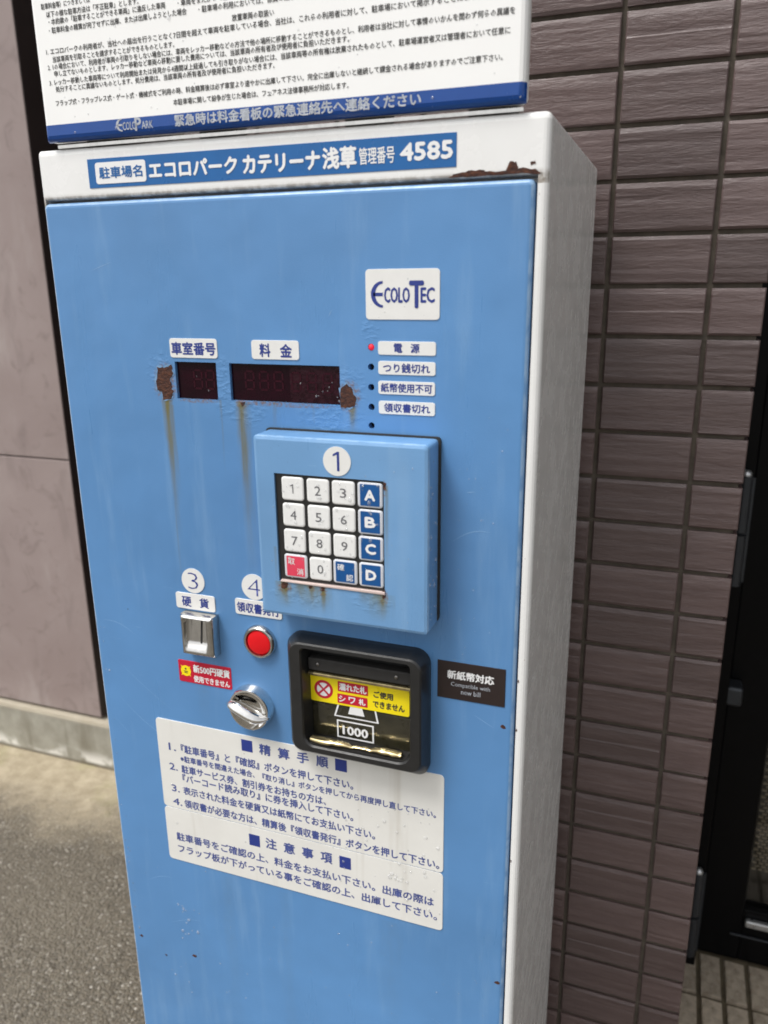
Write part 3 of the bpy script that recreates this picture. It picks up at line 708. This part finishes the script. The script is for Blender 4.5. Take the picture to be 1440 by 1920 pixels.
# instruction plates
ip1 = label((0.0590, 0.7892, 0.3506, 0.8891), 0.0040, m_inst, name='instruction_plate', y=-0.0007)
ip2 = label((0.0590, 0.7259, 0.3506, 0.7885), 0.0040, m_inst, name='instruction_plate', y=-0.0007)
IY = -0.00085
def sq(b, p): return obj('square_mark', prism(((b[0], b[1]), (b[2], b[1]), (b[2], b[3]), (b[0], b[3])), -0.0005, IY), m_navy, p)
sq((0.1536, 0.8722, 0.1652, 0.8844), ip1); sq((0.2492, 0.8722, 0.2606, 0.8844), ip1)
for k, ch in enumerate('精算手順'): letter(ch, (0.1722 + k * 0.0194, 0.8721, 0.1722 + k * 0.0194 + 0.0122, 0.8838), IY, m_inkblue, ip1, 0.03)
for s, b in (('1.', (0.0713, 0.8555, 0.0796, 0.8637)), ('『駐車番号』と『確認』ボタンを押して下さい。', (0.0854, 0.8552, 0.2664, 0.8648)), ('※駐車番号を間違えた場合、『取り消し』ボタンを押してから再度押し直して下さい。', (0.0837, 0.8447, 0.3437, 0.8522)),
             ('2.', (0.0700, 0.8333, 0.0795, 0.8412)), ('駐車サービス券、割引券をお持ちの方は、', (0.0838, 0.8322, 0.2389, 0.8415)), ('『バーコード読み取り』に券を挿入して下さい。', (0.0840, 0.8216, 0.2656, 0.8312)),
             ('3.', (0.0702, 0.8084, 0.0795, 0.8164)), ('表示された料金を硬貨又は紙幣にてお支払い下さい。', (0.0836, 0.8074, 0.2866, 0.8170)), ('4.', (0.0702, 0.7930, 0.0808, 0.8010)), ('領収書が必要な方は、精算後『領収書発行』ボタンを押して下さい。', (0.0834, 0.7922, 0.3471, 0.8020))):
    letter(s, b, IY, m_inkblue, ip1, 0.025)
sq((0.1549, 0.7672, 0.1666, 0.7801), ip2); sq((0.2504, 0.7676, 0.2619, 0.7806), ip2)
for k, ch in enumerate('注意事項'): letter(ch, (0.1728 + k * 0.0194, 0.7684, 0.1728 + k * 0.0194 + 0.0122, 0.7806), IY, m_inkblue, ip2, 0.03)
letter('駐車番号をご確認の上、料金をお支払い下さい。出庫の際は', (0.0702, 0.7504, 0.3424, 0.7604), IY, m_inkblue, ip2, 0.025)
letter('フラップ板が下がっている事をご確認の上、出庫して下さい。', (0.0707, 0.7358, 0.3456, 0.7458), IY, m_inkblue, ip2, 0.025)

# ---- keypad housing
KX0, KX1, KZ0, KZ1, KY = 0.1995, 0.3436, 1.0302, 1.1804, -0.028
bm = bmesh.new()
prof = [(0.0, 0.0), (0.0, KY + 0.003), (0.0008, KY + 0.0008), (0.003, KY)]
loops = [[(x, y, z) for x, z in rr(KX0 + i, KZ0 + i, KX1 - i, KZ1 - i, max(0.0012, 0.003 - i), 3)] for i, y in prof]
hm = loft(loops, True, True, 'keypad_housing', smooth=45)
KW = (0.2170, 1.0607, 0.3086, 1.1511)
hm = boolean_cut(hm, [box(KW[0], KW[2], KY - 0.01, KY + 0.0040, KW[1], KW[3])], 'keypad_housing')
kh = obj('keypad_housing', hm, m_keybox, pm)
obj('gasket', prism(rr(KX0 - 0.0013, KZ0 + 0.002, KX1 + 0.0016, KZ1 + 0.0013, 0.003, 3), 0.0003, -0.0028), m_gasket, kh)
obj('keypad_membrane', box(KW[0] + .0003, KW[2] - .0003, KY + 0.0018, KY + 0.0038, KW[1] + .0003, KW[3] - .0003), m_black, kh)
obj('window_lip', prism(((KW[0] + .0012, KW[1] - .0002), (KW[2] + .0004, KW[1] - .0006), (KW[2] + .0002, KW[1] + .0018), (KW[0] + .0022, KW[1] + .0016)), KY + 0.0015, KY - 0.0010, 0.0004), m_lip, kh)
KXS = (0.2324, 0.2541, 0.2754, 0.2973); KZS = (1.1393, 1.1179, 1.0964, 1.0748)
KT = (('1', '2', '3', 'A'), ('4', '5', '6', 'B'), ('7', '8', '9', 'C'), ('X', '0', 'K', 'D'))
def key_mesh(w, h): 
    prof = [(0.0, KY + 0.0019), (0.0, KY + 0.0010), (0.0005, KY + 0.0005), (0.0012, KY + 0.0004)]
    return loft([[(x, y, z) for x, z in rr(-w / 2 + i, -h / 2 + i, w / 2 - i, h / 2 - i, 0.0022, 4)] for i, y in prof], False, True, 'key')
km = key_mesh(0.0188, 0.0188); kr = key_mesh(0.0202, 0.0196)
ki = prism(rr(-0.0079, -0.0084, 0.0079, 0.0084, 0.0006, 3), KY + 0.00045, KY + 0.00025, name='key_face')
ki2 = ki.copy(); ki3 = ki.copy()
for r in range(4):
    for c in range(4):
        ch = KT[r][c]; x, z = KXS[c], KZS[r]
        if ch.isdigit():
            obj('key', km, m_key, kh, loc=(x, 0, z))
            if ch == '1': one_mark(x, z, 0.0037, KY + 0.0002, m_greytext, kh, 0.11); continue
            letter(ch, (x - (0.0026 if ch != '1' else 0.0012), z - 0.0037, x + (0.0026 if ch != '1' else 0.0008), z + 0.0037), KY + 0.0002, m_greytext, kh, 0.0)
        elif ch in 'ABCD':
            obj('key', kr, m_keyrim, kh, loc=(x, 0, z)); obj('key_face', ki, m_keyblue, kh, loc=(x, 0, z)); letter(ch, (x - 0.0045, z - 0.0044, x + 0.0045, z + 0.0044), KY + 0.0001, m_whiteink, kh, 0.06)
        else:
            obj('key', kr.copy() if ch == 'X' else kr, m_keyrim, kh, loc=(x, 0, z))
            if ch == 'X': obj('key_face', ki2, m_pinkred, kh, loc=(x, 0, z)); a, b = '取', '消'
            else: obj('key_face', ki3, m_keyblue, kh, loc=(x, 0, z)); a, b = '確', '認'
            letter(a, (x - 0.0066, z + 0.0012, x - 0.0006, z + 0.0068), KY + 0.0001, m_whiteink, kh, 0.01); letter(b, (x + 0.0010, z - 0.0070, x + 0.0068, z - 0.0014), KY + 0.0001, m_whiteink, kh, 0.01)
number_disc(0.2713, 1.1640, 0.0114, '1', KY + 0.0003, KY - 0.0005)

# ---- coin slot: a scooped chrome plate
def coin_plate():
    x0, x1, z0, z1, yf = 0.1050, 0.1386, 0.9695, 1.0085, -0.0125
    nx, nz = 28, 32; bm = bmesh.new(); G = []
    sm = lambda a, b, t: (lambda u: u * u * (3 - 2 * u))(max(0, min(1, (t - a) / (b - a))))
    for j in range(nz + 1):
        row = []
        for i in range(nx + 1):
            x = x0 + (x1 - x0) * i / nx; z = z0 + (z1 - z0) * j / nz
            dl, dr, db, dt = x - x0, x1 - x, z - z0, z1 - z
            e = min(dl, dr, db, dt)
            y = yf + 0.0035 * (1 - math.sqrt(max(0, 1 - (1 - min(1, e / 0.0035)) ** 2)))     # rounded rim
            inn = sm(0.0032, 0.0052, dl) * sm(0.0055, 0.0085, dr) * sm(0.0032, 0.0048, dt) * sm(0.0028, 0.0125, db + 0.3 * 0.001 * ((x - 0.1220) / 0.01) ** 2)
            y += (0.0052 + 0.16 * (z - z0 - 0.012)) * inn
            row.append(bm.verts.new((x, y, z)))
        G.append(row)
    for a, b in zip(G, G[1:]):
        for i in range(nx): bm.faces.new((a[i], a[i + 1], b[i + 1], b[i]))
    rim = G[0] + [g[-1] for g in G[1:]] + list(reversed(G[-1][:-1])) + [g[0] for g in reversed(G[1:-1])]
    back = [bm.verts.new((v.co.x, 0.0004, v.co.z)) for v in rim]
    for i in range(len(rim)):
        j = (i + 1) % len(rim); bm.faces.new((rim[j], rim[i], back[i], back[j]))
    return finish(bm, 'coin_slot', 50)
cs = obj('coin_slot', coin_plate(), m_steel, pm)
obj('slit', loft([[(0.1226, -0.0079 + d, 0.9795), (0.1244, -0.0079 + d, 0.9795), (0.1244, -0.0040 + d, 1.0035), (0.1226, -0.0040 + d, 1.0035)] for d in (0.0, 0.0030)], True, True, 'slit'), m_dark, cs)
# ---- red receipt button
bx, bz = 0.1803, 0.9885
rb = obj('receipt_button', lathe(bx, bz, ((0.0158, 0.0004), (0.0158, -0.0020), (0.0150, -0.0042), (0.0138, -0.0052), (0.0124, -0.0050), (0.0120, -0.0030), (0.0119, 0.0002))), m_steel, pm)
obj('button_cap', lathe(bx, bz, ((0.0117, 0.0), (0.0117, -0.0030), (0.0108, -0.0041), (0.0080, -0.0048), (0.0040, -0.0051), (0.0, -0.0052))), m_btn, rb)
# ---- chrome return knob with an S-shaped grip
kx, kz = 0.1690, 0.9225
kb = obj('return_knob', lathe(kx, kz, ((0.0214, 0.0004), (0.0214, -0.0030), (0.0206, -0.0046), (0.0204, -0.0078), (0.0197, -0.0100), (0.0180, -0.0104), (0.0165, -0.0078), (0.0130, -0.0040), (0.0070, -0.0018), (0.0, -0.0012)), 56), m_chrome, pm)
def grip():
    n, mseg = 36, 14; loops = []
    for i in range(n + 1):
        t = -1 + 2 * i / n
        x = kx - 0.0012 + 0.0222 * t
        cz = kz - 0.0010 - 0.0030 * math.sin(t * 2.4) - 0.0020 * t
        w = 0.0010 + 0.0058 * (1 - abs(t) ** 2.4); hgt = 0.0050 + 0.0110 * (1 - abs(t) ** 3)
        lp = []
        for k in range(mseg):
            a = 2 * math.pi * k / mseg; ca, sa = math.cos(a), math.sin(a)
            pinch = 0.50 + 0.50 * abs(sa)
            lp.append((x, -0.0055 - hgt * 0.42 * (1 - ca * 1.15), cz + w * sa * pinch))
        loops.append(lp)
    return loft(loops, True, True, 'grip', smooth=60)
obj('grip', grip(), m_chrome, kb)

# ---- bill acceptor
ba = obj('bill_acceptor', None or loft([[(x, y, z) for x, z in rr(*b, 0.01, 6, rs)] for b, y, rs in (
    ((0.2098, 0.8893, 0.3382, 1.0052), 0.0003, (0.010, 0.013, 0.013, 0.010)), ((0.2098, 0.8893, 0.3382, 1.0052), -0.0060, (0.010, 0.013, 0.013, 0.010)),
    ((0.2180, 0.9000, 0.3362, 1.0040), -0.0205, (0.009, 0.010, 0.010, 0.009)), ((0.2195, 0.9015, 0.3350, 1.0030), -0.0220, (0.0085, 0.010, 0.010, 0.0085)),
    ((0.2290, 0.9062, 0.3275, 1.0000), -0.0222, (0.012, 0.004, 0.004, 0.010)), ((0.2300, 0.9072, 0.3265, 0.9990), -0.0205, (0.012, 0.004, 0.004, 0.010)), ((0.2312, 0.9050, 0.3254, 0.9970), -0.0012, (0.008, 0.003, 0.003, 0.008)))], False, False, 'bill_acceptor', smooth=30), m_black, pm)
obj('back_panel', box(0.2200, 0.3360, -0.0022, -0.0004, 0.8950, 1.0000), m_black, ba)
obj('bill_tray', box(0.2314, 0.3252, -0.0044, -0.0023, 0.9085, 0.9405, 0.0006), m_olive, ba)
led_ = obj('ledge', box(0.2316, 0.3250, -0.0120, -0.0024, 0.9750, 0.9870, 0.0015), m_gasket, ba)
for x in (0.2410, 0.3120): obj('screw', lathe(x, 0.9815, ((0.0016, -0.0118), (0.0016, -0.0126), (0.0010, -0.0131), (0.0, -0.0132)), 12), m_screw, led_)
obj('slot_edge', box(0.2316, 0.3250, -0.0128, -0.0060, 0.9702, 0.9736, 0.0012), m_brass, ba)
obj('clear_flap', box(0.2312, 0.3254, -0.0056, -0.0046, 0.9085, 0.9690, 0.0003), m_glass, ba)
GY = -0.0060
def line_frame(b, t, y):
    bm = bmesh.new(); x0, z0, x1, z1 = b
    for a in ((x0, x1, z0, z0 + t), (x0, x1, z1 - t, z1), (x0, x0 + t, z0 + t, z1 - t), (x1 - t, x1, z0 + t, z1 - t)):
        bm.faces.new([bm.verts.new(p) for p in ((a[0], y, a[2]), (a[1], y, a[2]), (a[1], y, a[3]), (a[0], y, a[3]))])
    return finish(bm, 'frame', 0)
obj('printed_frame', line_frame((0.2546, 0.9107, 0.2890, 0.9280), 0.0014, GY), m_whiteink, ba)
letter('1000', (0.2597, 0.9142, 0.2838, 0.9232), GY, m_whiteink, ba, 0.05)
def flat(polys, y):
    bm = bmesh.new()
    for p in polys: bm.faces.new([bm.verts.new((x, y, z)) for x, z in p])
    return finish(bm, 'print', 0)
obj('printed_arrow', flat((((0.2522, 0.9310), (0.2937, 0.9310), (0.2935, 0.9322), (0.2524, 0.9322)), ((0.2524, 0.9322), (0.2540, 0.9322), (0.2572, 0.9425), (0.2556, 0.9425)), ((0.2919, 0.9322), (0.2935, 0.9322), (0.2914, 0.9425), (0.2898, 0.9425)), ((0.2655, 0.9352), (0.2807, 0.9352), (0.2786, 0.9430), (0.2676, 0.9430))), GY), m_whiteink, ba)
ys = obj('yellow_sticker', prism(rr(0.2306, 0.9428, 0.3213, 0.9676, 0.002), -0.0057, -0.0062), m_yellow, ba)
SY = -0.00635
obj('ban_mark', disc(0.2431, 0.9552, 0.0088, -0.0060, SY, 32), m_red, ys)
bm = bmesh.new()
for q in range(4):
    c0 = (0.2431, 0.9552); a0 = q * math.pi / 2 - math.pi / 4
    da = 0.16; pts = []
    for i in range(9):
        a = a0 + da + (math.pi / 2 - 2 * da) * i / 8; pts.append((c0[0] + 0.0064 * math.cos(a), c0[1] + 0.0064 * math.sin(a)))
    am = a0 + math.pi / 4; pts.append((c0[0] + 0.0012 * math.cos(am), c0[1] + 0.0012 * math.sin(am)))
    bm.faces.new([bm.verts.new((x, SY - 0.0001, z)) for x, z in pts])
obj('ban_mark_centre', finish(bm, 'ban', 0), m_whiteink, ys)
for b, s in (((0.2566, 0.9560, 0.2844, 0.9655), '濡れた札'), ((0.2560, 0.9447, 0.2838, 0.9537), 'シワ札')):
    obj('red_panel', prism(rr(*b, 0.0004, 2), -0.0060, SY), m_red, ys)
    if s == '濡れた札': letter(s, (b[0] + .0012, b[1] + .0012, b[2] - .0012, b[3] - .0012), SY - 0.0001, m_whiteink, ys, 0.04)
    else:
        for k, ch in enumerate(s): letter(ch, (b[0] + .0012 + k * .0092, b[1] + .0014, b[0] + .0076 + k * .0092, b[3] - .0014), SY - 0.0001, m_whiteink, ys, 0.04)
letter('ご使用', (0.2893, 0.9556, 0.3070, 0.9622), SY, m_ink, ys, 0.04); letter('できません', (0.2886, 0.9463, 0.3173, 0.9530), SY, m_ink, ys, 0.04)
# clear lip, the light in its broken edge painted as amber metal
rl = random.Random(5); loops = []
for i in range(25):
    t = i / 24; x = 0.2345 + 0.0830 * t; r = 0.0019 + 0.0007 * math.sin(t * 9) + rl.uniform(-.0003, .0003)
    zc = 0.9118 - 0.0004 * math.sin(t * 14) - (0.0012 if 0.42 < t < 0.48 or 0.66 < t < 0.70 else 0); yc = -0.0165 - 0.0010 * math.sin(t * 5)
    loops.append([(x, yc + 1.7 * r * math.cos(a), zc + r * math.sin(a)) for a in [2 * math.pi * k / 10 for k in range(10)]])
obj('clear_lip', loft(loops, True, True, 'clear_lip', smooth=60), m_brass, ba)
obj('lip_shade_block', box(0.2345, 0.3220, -0.0200, -0.0026, 0.9030, 0.9090), m_dark, ba)  # solid dark block painted in for the shade under the lip

# ---- rust, chips, scratches, rain
def rough_poly(pts, seed, jit=0.0007, sub=4):
    r = random.Random(seed); out = []
    for (a, b) in zip(pts, pts[1:] + pts[:1]):
        for k in range(sub):
            t = k / sub; out.append((a[0] + (b[0] - a[0]) * t + r.uniform(-jit, jit), a[1] + (b[1] - a[1]) * t + r.uniform(-jit, jit)))
    return out
m_flake = plain('flaked_blue_paint', (0.16, 0.30, 0.48), 0.5, var=0.35, nscale=200, bumpd=0.0006)
RUST1 = [(0.0978, 1.2269), (0.1044, 1.2273), (0.1119, 1.2293), (0.1123, 1.2208), (0.1096, 1.2179), (0.1100, 1.2103), (0.1113, 1.2068), (0.1091, 1.2012), (0.1007, 1.1998), (0.1005, 1.2065), (0.0953, 1.2077), (0.0953, 1.2154)]
RUST2 = [(0.2636, 1.2149), (0.2691, 1.2191), (0.2733, 1.2149), (0.2771, 1.2081), (0.2760, 1.2022), (0.2706, 1.2001), (0.2636, 1.2003)]
def rust(pts, seed, yb, yf, parent=pm, jit=0.0006, rim=None):
    if rim:                                     # lifted paint curling round the bare patch
        cx = sum(p[0] for p in pts) / len(pts); cz = sum(p[1] for p in pts) / len(pts)
        big = [(p[0] + (p[0] - cx) * 0.10, p[1] + (p[1] - cz) * 0.07) for p in pts]
        obj('paint_flake', prism(rough_poly(big, seed + 70, jit * 1.3), yb, yf + 0.00015, 0.0), rim, parent)
    return obj('rust_patch', prism(rough_poly(pts, seed, jit), yb, yf, 0.0), m_rust, parent)
rust(RUST1, 1, 0.0004, -0.0004, rim=m_flake); rust(RUST2, 2, 0.0004, -0.0004, rim=m_flake)
rust([(0.3480, 1.3622), (0.3530, 1.3646), (0.3620, 1.3658), (0.3719, 1.3664), (0.3736, 1.3645), (0.3873, 1.3648), (0.3903, 1.3700), (0.3940, 1.3696), (0.3960, 1.3660), (0.4078, 1.3646), (0.4115, 1.3620), (0.4100, 1.3618), (0.3938, 1.3626), (0.3842, 1.3622)], 3, 0.0030, 0.0011, jit=0.0005)
rust([(0.4040, 1.3690), (0.4070, 1.3700), (0.4075, 1.3680), (0.4045, 1.3672)], 9, 0.0030, 0.0012, jit=0.0004)
rust([(0.1745, 1.2012), (0.1790, 1.2010), (0.1775, 1.1985), (0.1760, 1.1975)], 4, 0.0004, -0.0003, jit=0.0004)
for k, (x, z, w, h) in enumerate(((0.2215, 1.0570, 0.0065, 0.0055), (0.2450, 1.0585, 0.0030, 0.0030), (0.2555, 1.0580, 0.0036, 0.0040), (0.3078, 1.0600, 0.0030, 0.0070), (0.3095, 1.1470, 0.0022, 0.0060))):
    rust([(x - w / 2, z - h * .3), (x - w * .3, z + h / 2), (x + w / 2, z + h / 2), (x + w * .4, z - h * .2), (x, z - h / 2)], 20 + k, KY + 0.0004, KY - 0.0002, jit=0.0004)
for k, (x, z, r) in enumerate(((0.3993, 0.9457, 0.0024), (0.0406, 0.5938, 0.0018), (0.0773, 0.6048, 0.0026), (0.0105, 0.6097, 0.0022), (0.4022, 0.6843, 0.0024), (0.0400, 1.0, 0.0006), (0.238, 0.9006 - 0.01, 0.0010))):
    obj('paint_chip', prism([(x + r * random.uniform(.5, 1.1) * math.cos(a) * 1.2, z + r * random.uniform(.4, .9) * math.sin(a)) for a in [2 * math.pi * i / 9 for i in range(9)]], 0.0004, -0.00015), m_rust, pm)
for k, z in enumerate((0.9880, 0.9440, 0.8170)):
    obj('rust_patch', prism(rough_poly([(0.4096, z - .0012), (0.4105, z - .0008), (0.4104, z + .0009), (0.4096, z + .0012)], 40 + k, 0.0002), 0.0030, 0.0012), m_rust, pm)
def scratch(p0, p1, sag, w):
    n = 10; a, b = [], []
    for i in range(n + 1):
        t = i / n; x = p0[0] + (p1[0] - p0[0]) * t; z = p0[1] + (p1[1] - p0[1]) * t + sag * math.sin(math.pi * t)
        ww = w * math.sin(math.pi * (0.05 + 0.9 * t)); a.append((x, -0.00012, z + ww)); b.append((x, -0.00012, z - ww))
    return a, b
m_scr = plain('dry_scratch', (0.24, 0.42, 0.66), 0.6); bm = bmesh.new()
for p0, p1, sg, w in (((0.010, 0.985), (0.045, 0.975), 0.004, .00022), ((0.020, 0.945), (0.080, 0.900), -0.002, .00016), ((0.018, 0.905), (0.075, 0.865), -0.004, .00022), ((0.030, 0.690), (0.060, 0.700), 0.003, .0002),
                      ((0.355, 1.100), (0.385, 1.110), 0.004, .00024), ((0.375, 0.952), (0.392, 0.943), 0.0, .0002), ((0.365, 1.140), (0.372, 1.141), 0.0, .0003), ((0.010, 0.880), (0.028, 0.862), 0.0, .00014), ((0.04, 1.305), (0.062, 1.312), 0.0, .00022), ((0.2585, 1.2745), (0.2555, 1.2690), 0.0, .0004), ((0.34, 0.62), (0.39, 0.60), 0.0, .0002), ((0.05, 0.64), (0.09, 0.655), 0.002, .0002)):
    a, b = scratch(p0, p1, sg, w)
    va = [bm.verts.new(q) for q in a]; vb = [bm.verts.new(q) for q in b]
    for i in range(len(va) - 1): bm.faces.new((vb[i], vb[i + 1], va[i + 1], va[i]))
so = obj('scratches', finish(bm, 'scratches', 0), m_scr, pm); so['kind'] = 'stuff'

dr = random.Random(11); U = dr.uniform; spec = []
def scatter(n, x0, x1, z0, z1, y, r0, r1, ax='y', sg=-1):
    for _ in range(n):
        r = r0 + (r1 - r0) * dr.random() ** 2
        if ax == 'y': spec.append((U(x0, x1), y, U(z0, z1), r, 'y', sg))
        else: spec.append((y, U(x0, x1), U(z0, z1), r, 'x', sg))
scatter(26, 0.0035, 0.010, 0.62, 0.99, 0.0, 0.0005, 0.0011)
scatter(14, 0.060, 0.090, 0.628, 0.668, 0.0, 0.0008, 0.0019)
scatter(8, 0.045, 0.12, 0.55, 0.64, 0.0, 0.0006, 0.0015)
scatter(60, 0.235, 0.348, 0.735, 0.855, -0.0007, 0.0006, 0.0018)
scatter(14, 0.064, 0.16, 0.74, 0.880, -0.0007, 0.0006, 0.0013)
scatter(10, 0.300, 0.318, 0.768, 0.782, -0.0007, 0.0010, 0.0024)
scatter(60, 0.02, 0.39, 0.50, 0.72, 0.0, 0.0003, 0.0010); scatter(30, 0.355, 0.395, 0.98, 1.20, 0.0, 0.0003, 0.0008)
scatter(40, KX0 + .004, KX1 - .004, KZ0 + .004, KZ1 - .006, KY, 0.0003, 0.0007)
scatter(22, KY + 0.003, -0.004, KZ0 + .004, KZ1 - .01, KX1, 0.0006, 0.0017, 'x', 1)
scatter(16, 0.0145, 0.05, 0.86, 1.02, XE, 0.0006, 0.0016, 'x', 1)
for r_ in range(4):
    for c_ in range(4):
        for _ in range(5 if c_ < 3 else 4): spec.append((KXS[c_] + U(-.008, .008), KY + 0.0004, KZS[r_] + U(-.008, .008), U(.0005, .0015), 'y', -1))
scatter(9, 0.222, 0.262, 1.204, 1.226, 0.0021, 0.0004, 0.0009)
scatter(2, 0.120, 0.150, 1.204, 1.225, 0.0030, 0.0004, 0.0007)
scatter(10, 0.288, 0.342, 1.268, 1.30, -0.0006, 0.0003, 0.0008)
spec.append((0.1690, -0.004, 0.9000, 0.0020, 'y', -1))
wd = obj('water_droplets', droplets(spec), m_water, pm); wd['kind'] = 'stuff'

# =================================================================== NOTICE SIGN ON TOP
ns = thing('notice_sign', (0.206, 0.010, 1.400), 'white notice board with small black Japanese terms and blue bottom band, above the machine', 'sign')
SX0, SX1, SZ0, SZ1, SF = 0.0128, 0.4000, 1.4045, 1.9500, -0.0040
sl = [[(x, y, z) for x, z in rr(SX0 + i, SZ0 + i, SX1 - i, SZ1 - i, max(0.0008, 0.0035 - i), 4)] for i, y in ((0.0, SF + 0.0105), (0.0, SF + 0.0050), (0.0007, SF + 0.0026), (0.0022, SF + 0.0008), (0.0044, SF))]
obj('board', loft(sl, True, True, 'board', smooth=60), m_sheet, ns)
def wrap_band():
    """film wrapped over the board's rounded lower edge"""
    zt = 1.4166; pts = [(SF - 0.0002, zt), (SF - 0.0002, SZ0 + 0.0044), (SF + 0.0006, SZ0 + 0.0021), (SF + 0.0025, SZ0 + 0.0005), (SF + 0.0050, SZ0 - 0.0002)]
    bm = bmesh.new(); xs = [(SX0 - 0.0001, 0.0052), (SX0 + 0.0008, 0.0024), (SX0 + 0.0022, 0.0008), (SX0 + 0.0044, 0.0), (SX1 - 0.0044, 0.0), (SX1 - 0.0022, 0.0008), (SX1 - 0.0008, 0.0024), (SX1 + 0.0001, 0.0052)]
    G = [[bm.verts.new((x, min(max(y, SF - 0.0002 + dy), SF + 0.0052), z)) for x, dy in xs] for y, z in pts]
    for a, b in zip(G, G[1:]):
        for i in range(len(xs) - 1): bm.faces.new((b[i], b[i + 1], a[i + 1], a[i]))
    return finish(bm, 'band', 60)
bd = obj('blue_band', wrap_band(), m_band, ns)
LYS = SF - 0.0004
logo_e((0.0828, 1.4064 + .0012, 0.0885, 1.4176 - .0008), LYS - .0001, bd, m_greyink)
letter('COLO', (0.0888, 1.4083, 0.1010, 1.4140), LYS, m_greyink, bd, 0.01); letter('P', (0.1000, 1.4072, 0.1060, 1.4166), LYS, m_greyink, bd, 0.03); letter('ARK', (0.1062, 1.4083, 0.1164, 1.4136), LYS, m_greyink, bd, 0.01)
letter('緊急時は料金看板の緊急連絡先へ連絡ください', (0.1358, 1.4076, 0.3299, 1.4160), LYS, m_greyink, bd, 0.03)
TYS = SF - 0.00025
H = 0.0044
for s, x0, zc, x1 in (('駐車料金等）につきましては', 0.0241, 1.4992, 0.0700), ('以下の様な駐車方法は「不正駐車」とします。', 0.0283, 1.4934, 0.1129), ('・本約款の「駐車することができる車両」に違反した車両', 0.0295, 1.4883, 0.1354), ('・駐車料金の精算が完了せずに出庫、または出庫しようとした場合', 0.0290, 1.4825, 0.1529),
        ('・車両をまたがって駐車した場合', 0.1458, 1.4883, 0.2080), ('・駐車場の利用においては、係員の指示に従わない場合', 0.1627, 1.4825, 0.2700), ('放置車両の取扱い', 0.1895, 1.4743, 0.2229),
        ('1. エコロパークの利用者が、当社への届出を行うことなく7日間を超えて車両を駐車している場合、当社は、これらの利用者に対して、駐車場において掲示することにより、利用者は', 0.0241, 1.4683, 0.3893), ('当該車両を引取ることを請求することができるものとします。', 0.0294, 1.4626, 0.1405),
        ('2. 1の場合において、利用者が車両の引取りをしない場合には、車両をレッカー移動などの方法で他の場所に移動することができるものとし、利用者は当社に対して事情のいかんを問わず何らの異議を', 0.0239, 1.4575, 0.3917), ('申し立てないものとします。レッカー移動など車両の移動に要した費用については、当該車両の所有者及び使用者に負担いただきます。', 0.0294, 1.4526, 0.2787),
        ('3. レッカー移動した車両等について利用開始または発見から4週間以上経過しても引き取りがない場合には、当該車両等の所有権は放棄されたものとして、駐車場運営者又は管理者において任意に', 0.0237, 1.4467, 0.3890), ('処分することに異議ないものとします。処分費用は、当該車両の所有者及び使用者に負担いただきます。', 0.0292, 1.4417, 0.2215),
        ('フラップ式・フラップレス式・ゲート式・機械式をご利用の時、料金精算後は必ず車室より速やかに出庫して下さい。完全に出庫しないと継続して課金される場合がありますのでご注意下さい。', 0.0277, 1.4319, 0.3847), ('本駐車場に関して紛争が生じた場合は、フェアネス法律事務所が対応します。', 0.1358, 1.4244, 0.2776)):
    letter(s, (x0, zc - H / 2, x1, zc + H / 2), TYS, m_ink, ns, 0.016, res=1)
for x in (0.0450, 0.1500, 0.2700, 0.3600):
    obj('mounting_foot', box(x, x + 0.03, 0.0065, 0.0265, 1.3990, 1.4300), m_dark, ns)
obj('seal_strip', box(0.020, 0.398, 0.0015, 0.004, 1.4002, 1.4026), m_steel, ns)
spec = []
scatter(60, 0.03, 0.39, 1.419, 1.51, SF, 0.0006, 0.0016); scatter(12, 0.03, 0.38, 1.409, 1.416, SF - 0.0002, 0.0005, 0.0012)
wd = obj('water_droplets', droplets(spec), m_water, ns); wd['kind'] = 'stuff'
